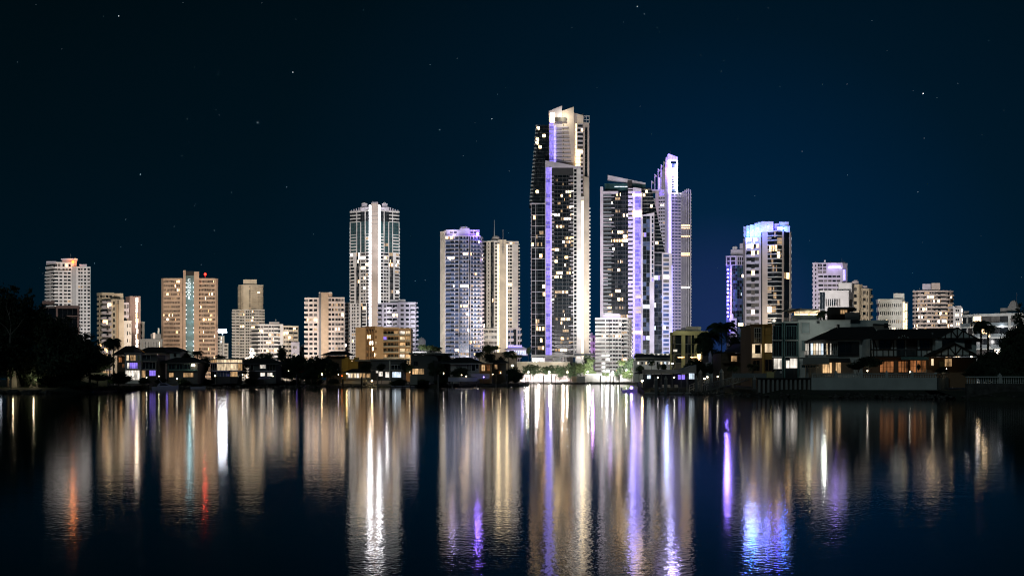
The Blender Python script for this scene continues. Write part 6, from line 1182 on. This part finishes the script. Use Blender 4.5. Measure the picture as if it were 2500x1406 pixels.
for px0,px1,D,lb,cc in ((196,216,250,'low wall added as a lit gap through the trunks left of the hedge',(1,.95,.6)),(222,262,250,'yellow green lit wall added as a bright gap under the dark trees',(.9,1,.5))):  # walls and points added to make lit gaps between the trunks
    r=root('garden_wall',lb,'wall',(X((px0+px1)/2,D),D,1.2)); m=MB(); m.box(X(px0,D),X(px1,D),D,D+.3,1.2,Z(911,D),'grey'); m.box(X(px0,D)-.05,X(px1,D)+.05,D-.05,D+.35,Z(911,D)+.002,Z(910,D),'grey'); build(m,'wall',r); point((px0+px1)/2,911,D-1.6,34,cc,.15)
point(250,912,276,60,(.9,1,.5),.2); point(222,912,272,40,(.9,1,.6),.2); point(275,912,270,30,(1,1,.8),.2)
for px,c in ((2,(.8,.9,1)),): point(px,915,250,60,c,.3)
# water
me=bpy.data.meshes.new('water'); nx,ny=2,2
me.from_pydata([(-4000,-60,0),(4000,-60,0),(4000,1400,0),(-4000,1400,0)],[],[(0,1,2,3)])
w=bpy.data.objects.new('water',me); col.objects.link(w); struct(w); w['label']='dark calm river mirroring the city lights'
wm=bpy.data.materials.new('water_m'); wm.use_nodes=True; nt=wm.node_tree; p=nt.nodes['Principled BSDF']
p.inputs['Base Color'].default_value=(.0008,.004,.007,1); p.inputs['Roughness'].default_value=WROUGH; p.inputs['IOR'].default_value=1.3
tc=nd(nt,'ShaderNodeTexCoord')
def noise(sx,sy,det,amp,prev=None):
    mp=nd(nt,'ShaderNodeMapping'); mp.inputs['Scale'].default_value=(sx,sy,1); nt.links.new(tc.outputs['Object'],mp.inputs[0])
    n=nd(nt,'ShaderNodeTexNoise'); n.inputs['Scale'].default_value=1; n.inputs['Detail'].default_value=det; nt.links.new(mp.outputs[0],n.inputs['Vector'])
    b_=nd(nt,'ShaderNodeBump'); b_.inputs['Distance'].default_value=amp; b_.inputs['Strength'].default_value=1; nt.links.new(n.outputs['Fac'],b_.inputs['Height'])
    if prev: nt.links.new(prev.outputs[0],b_.inputs['Normal'])
    return b_
b1=noise(.35,1.0,2,WAVE1); b2=noise(8,7,2,WAVE2,b1); nt.links.new(b2.outputs[0],p.inputs['Normal']); me.materials.append(wm)
mp=nd(nt,'ShaderNodeMapping'); mp.inputs['Scale'].default_value=(.03,.012,1); nt.links.new(tc.outputs['Object'],mp.inputs[0]); n_=nd(nt,'ShaderNodeTexNoise'); n_.inputs['Scale'].default_value=1; n_.inputs['Detail'].default_value=3; nt.links.new(mp.outputs[0],n_.inputs['Vector'])
r_=nd(nt,'ShaderNodeMapRange'); r_.inputs['From Min'].default_value=.35; r_.inputs['From Max'].default_value=.65; r_.inputs['To Min'].default_value=WROUGH*.8; r_.inputs['To Max'].default_value=WROUGH*1.3; nt.links.new(n_.outputs['Fac'],r_.inputs['Value']); nt.links.new(r_.outputs[0],p.inputs['Roughness'])
bed=MB(); bed.box(-4000,4000,-60,1400,-3,-2.5,'rock'); o=build(bed,'river_bed'); struct(o)
# stars
m=MB(); R=random.Random(11); SD=6000
named=[(2254,229,2.4),(715,177,1.5),(290,40,1.6),(1556,17,1.5),(629,300,1.4),(1073,317,1.3),(888,25,.9),(1573,35,1.1),(1201,291,1.2),(343,426,1.2),(457,291,1.0),(700,457,1.1),(307,536,1.1),(565,470,.9),(523,563,1),(1904,213,1),(2068,206,.8),(2339,204,.9),(2241,469,1.1),(2069,428,.9),(2129,52,.8),(362,240,.7),(43,152,.8),(1050,158,.8),(1214,231,.8),(295,603,.9),(345,598,.7),(765,572,.8),(1958,370,.9),(2414,100,.7),(231,643,1.1),(1767,149,.8),(2256,338,1.0),(1396,68,.7),(1116,143,.7),(1014,686,.8),(1038,684,.9),(425,553,.8)]
for px,py,s in named+[(R.uniform(0,2500),R.uniform(0,680),R.uniform(.35,.7)) for _ in range(90)]:
    m.ball((X(px,SD),SD,Z(py,SD)),s*1.1,'star_m' if s<1.2 else 'star_b',seg=5,rings=3) if 'star_m' in MATS or not M('star_m',(1,1,1),emit=(.8,.85,1),es=1.2) or not M('star_b',(1,1,1),emit=(.95,.95,1),es=3.5) or True else None
o=build(m,'stars'); tag(o,'faint stars scattered over the night sky','stars',kind='stuff')
# world
wd=bpy.data.worlds.new('World'); sc.world=wd; wd.use_nodes=True; nt=wd.node_tree; bg=nt.nodes['Background']
tc=nd(nt,'ShaderNodeTexCoord'); sp=nd(nt,'ShaderNodeSeparateXYZ'); nt.links.new(tc.outputs['Generated'],sp.inputs[0])
def ramp(src,stops):
    r=nd(nt,'ShaderNodeValToRGB'); r.color_ramp.elements.remove(r.color_ramp.elements[1])
    for i,(pos,c) in enumerate(stops):
        e=r.color_ramp.elements[0] if i==0 else r.color_ramp.elements.new(pos); e.position=pos; e.color=(*c,1)
    nt.links.new(src,r.inputs[0]); return r
ab=nd(nt,'ShaderNodeMath',operation='ABSOLUTE'); nt.links.new(sp.outputs['Z'],ab.inputs[0])
r1=ramp(ab.outputs[0],[(0,(.0002,.0070,.0150)),(.10,(.0002,.0060,.0120)),(.2,(.0002,.0046,.0082)),(.33,(.0001,.0033,.0052))])
# violet-blue city glow around the spire tower azimuth
n1=nd(nt,'ShaderNodeVectorMath',operation='DISTANCE'); n1.inputs[1].default_value=Vector((.185,1,.05)).normalized(); nt.links.new(tc.outputs['Generated'],n1.inputs[0])
r2=ramp(n1.outputs['Value'],[(0,(.009,.018,.080)),(.05,(.006,.015,.066)),(.10,(.0006,.0105,.036)),(.16,(.0001,.0080,.028)),(.26,(.0001,.0040,.0120)),(.42,(0,.0012,.0030)),(.62,(0,0,0))])
ad=nd(nt,'ShaderNodeMix',data_type='RGBA',blend_type='ADD'); ad.inputs[0].default_value=1; nt.links.new(r1.outputs[0],ad.inputs[6]); nt.links.new(r2.outputs[0],ad.inputs[7])
sk=nd(nt,'ShaderNodeTexSky',sky_type='NISHITA'); sk.sun_disc=False; sk.sun_elevation=math.radians(-6); sk.sun_rotation=math.radians(200)
sm=nd(nt,'ShaderNodeVectorMath',operation='SCALE'); sm.inputs['Scale'].default_value=.001; nt.links.new(sk.outputs[0],sm.inputs[0])
a2=nd(nt,'ShaderNodeVectorMath',operation='ADD'); nt.links.new(ad.outputs[2],a2.inputs[0]); nt.links.new(sm.outputs[0],a2.inputs[1])
nt.links.new(a2.outputs[0],bg.inputs[0]); bg.inputs[1].default_value=1
# faint cool fill sun added to lift the near houses
l=bpy.data.lights.new('spill_fill','SUN'); l.energy=SPILL; l.angle=math.radians(3); l.color=(.72,.95,.98); o=bpy.data.objects.new('spill_fill',l); col.objects.link(o); o.rotation_euler=(math.radians(58),0,math.radians(-28))
# unseen fill spots added behind the waterfront to light the tower facades
for px,D,z,tpx,tpy,tD,pw,c,ang in FACADE_FILLS: fill_spot(px,D,z,tpx,tpy,tD,pw*FK*1e6,c,ang)
# camera
cam=bpy.data.cameras.new('camera'); co=bpy.data.objects.new('camera',cam); col.objects.link(co); co.location=(0,0,CH); co.rotation_euler=(math.pi/2,0,0)
cam.sensor_width=36; cam.lens=36*F/2500; cam.shift_y=(HZ-703)/2500; cam.clip_end=20000; cam.clip_start=.5; sc.camera=co
sc.view_settings.view_transform='Standard'; sc.view_settings.look='None'; sc.view_settings.exposure=0; sc.view_settings.gamma=1
sc.cycles.use_denoising=True; sc.cycles.filter_width=1.15; sc.cycles.max_bounces=6; sc.cycles.diffuse_bounces=2; sc.cycles.glossy_bounces=3; sc.cycles.sample_clamp_indirect=8; sc.cycles.use_light_tree=True
sc.render.image_settings.color_mode='RGB'
# keep every leaf of the building parts marked: ids must not leak into names
for o in ROOTS:
    if '_o' in o: del o['_o']
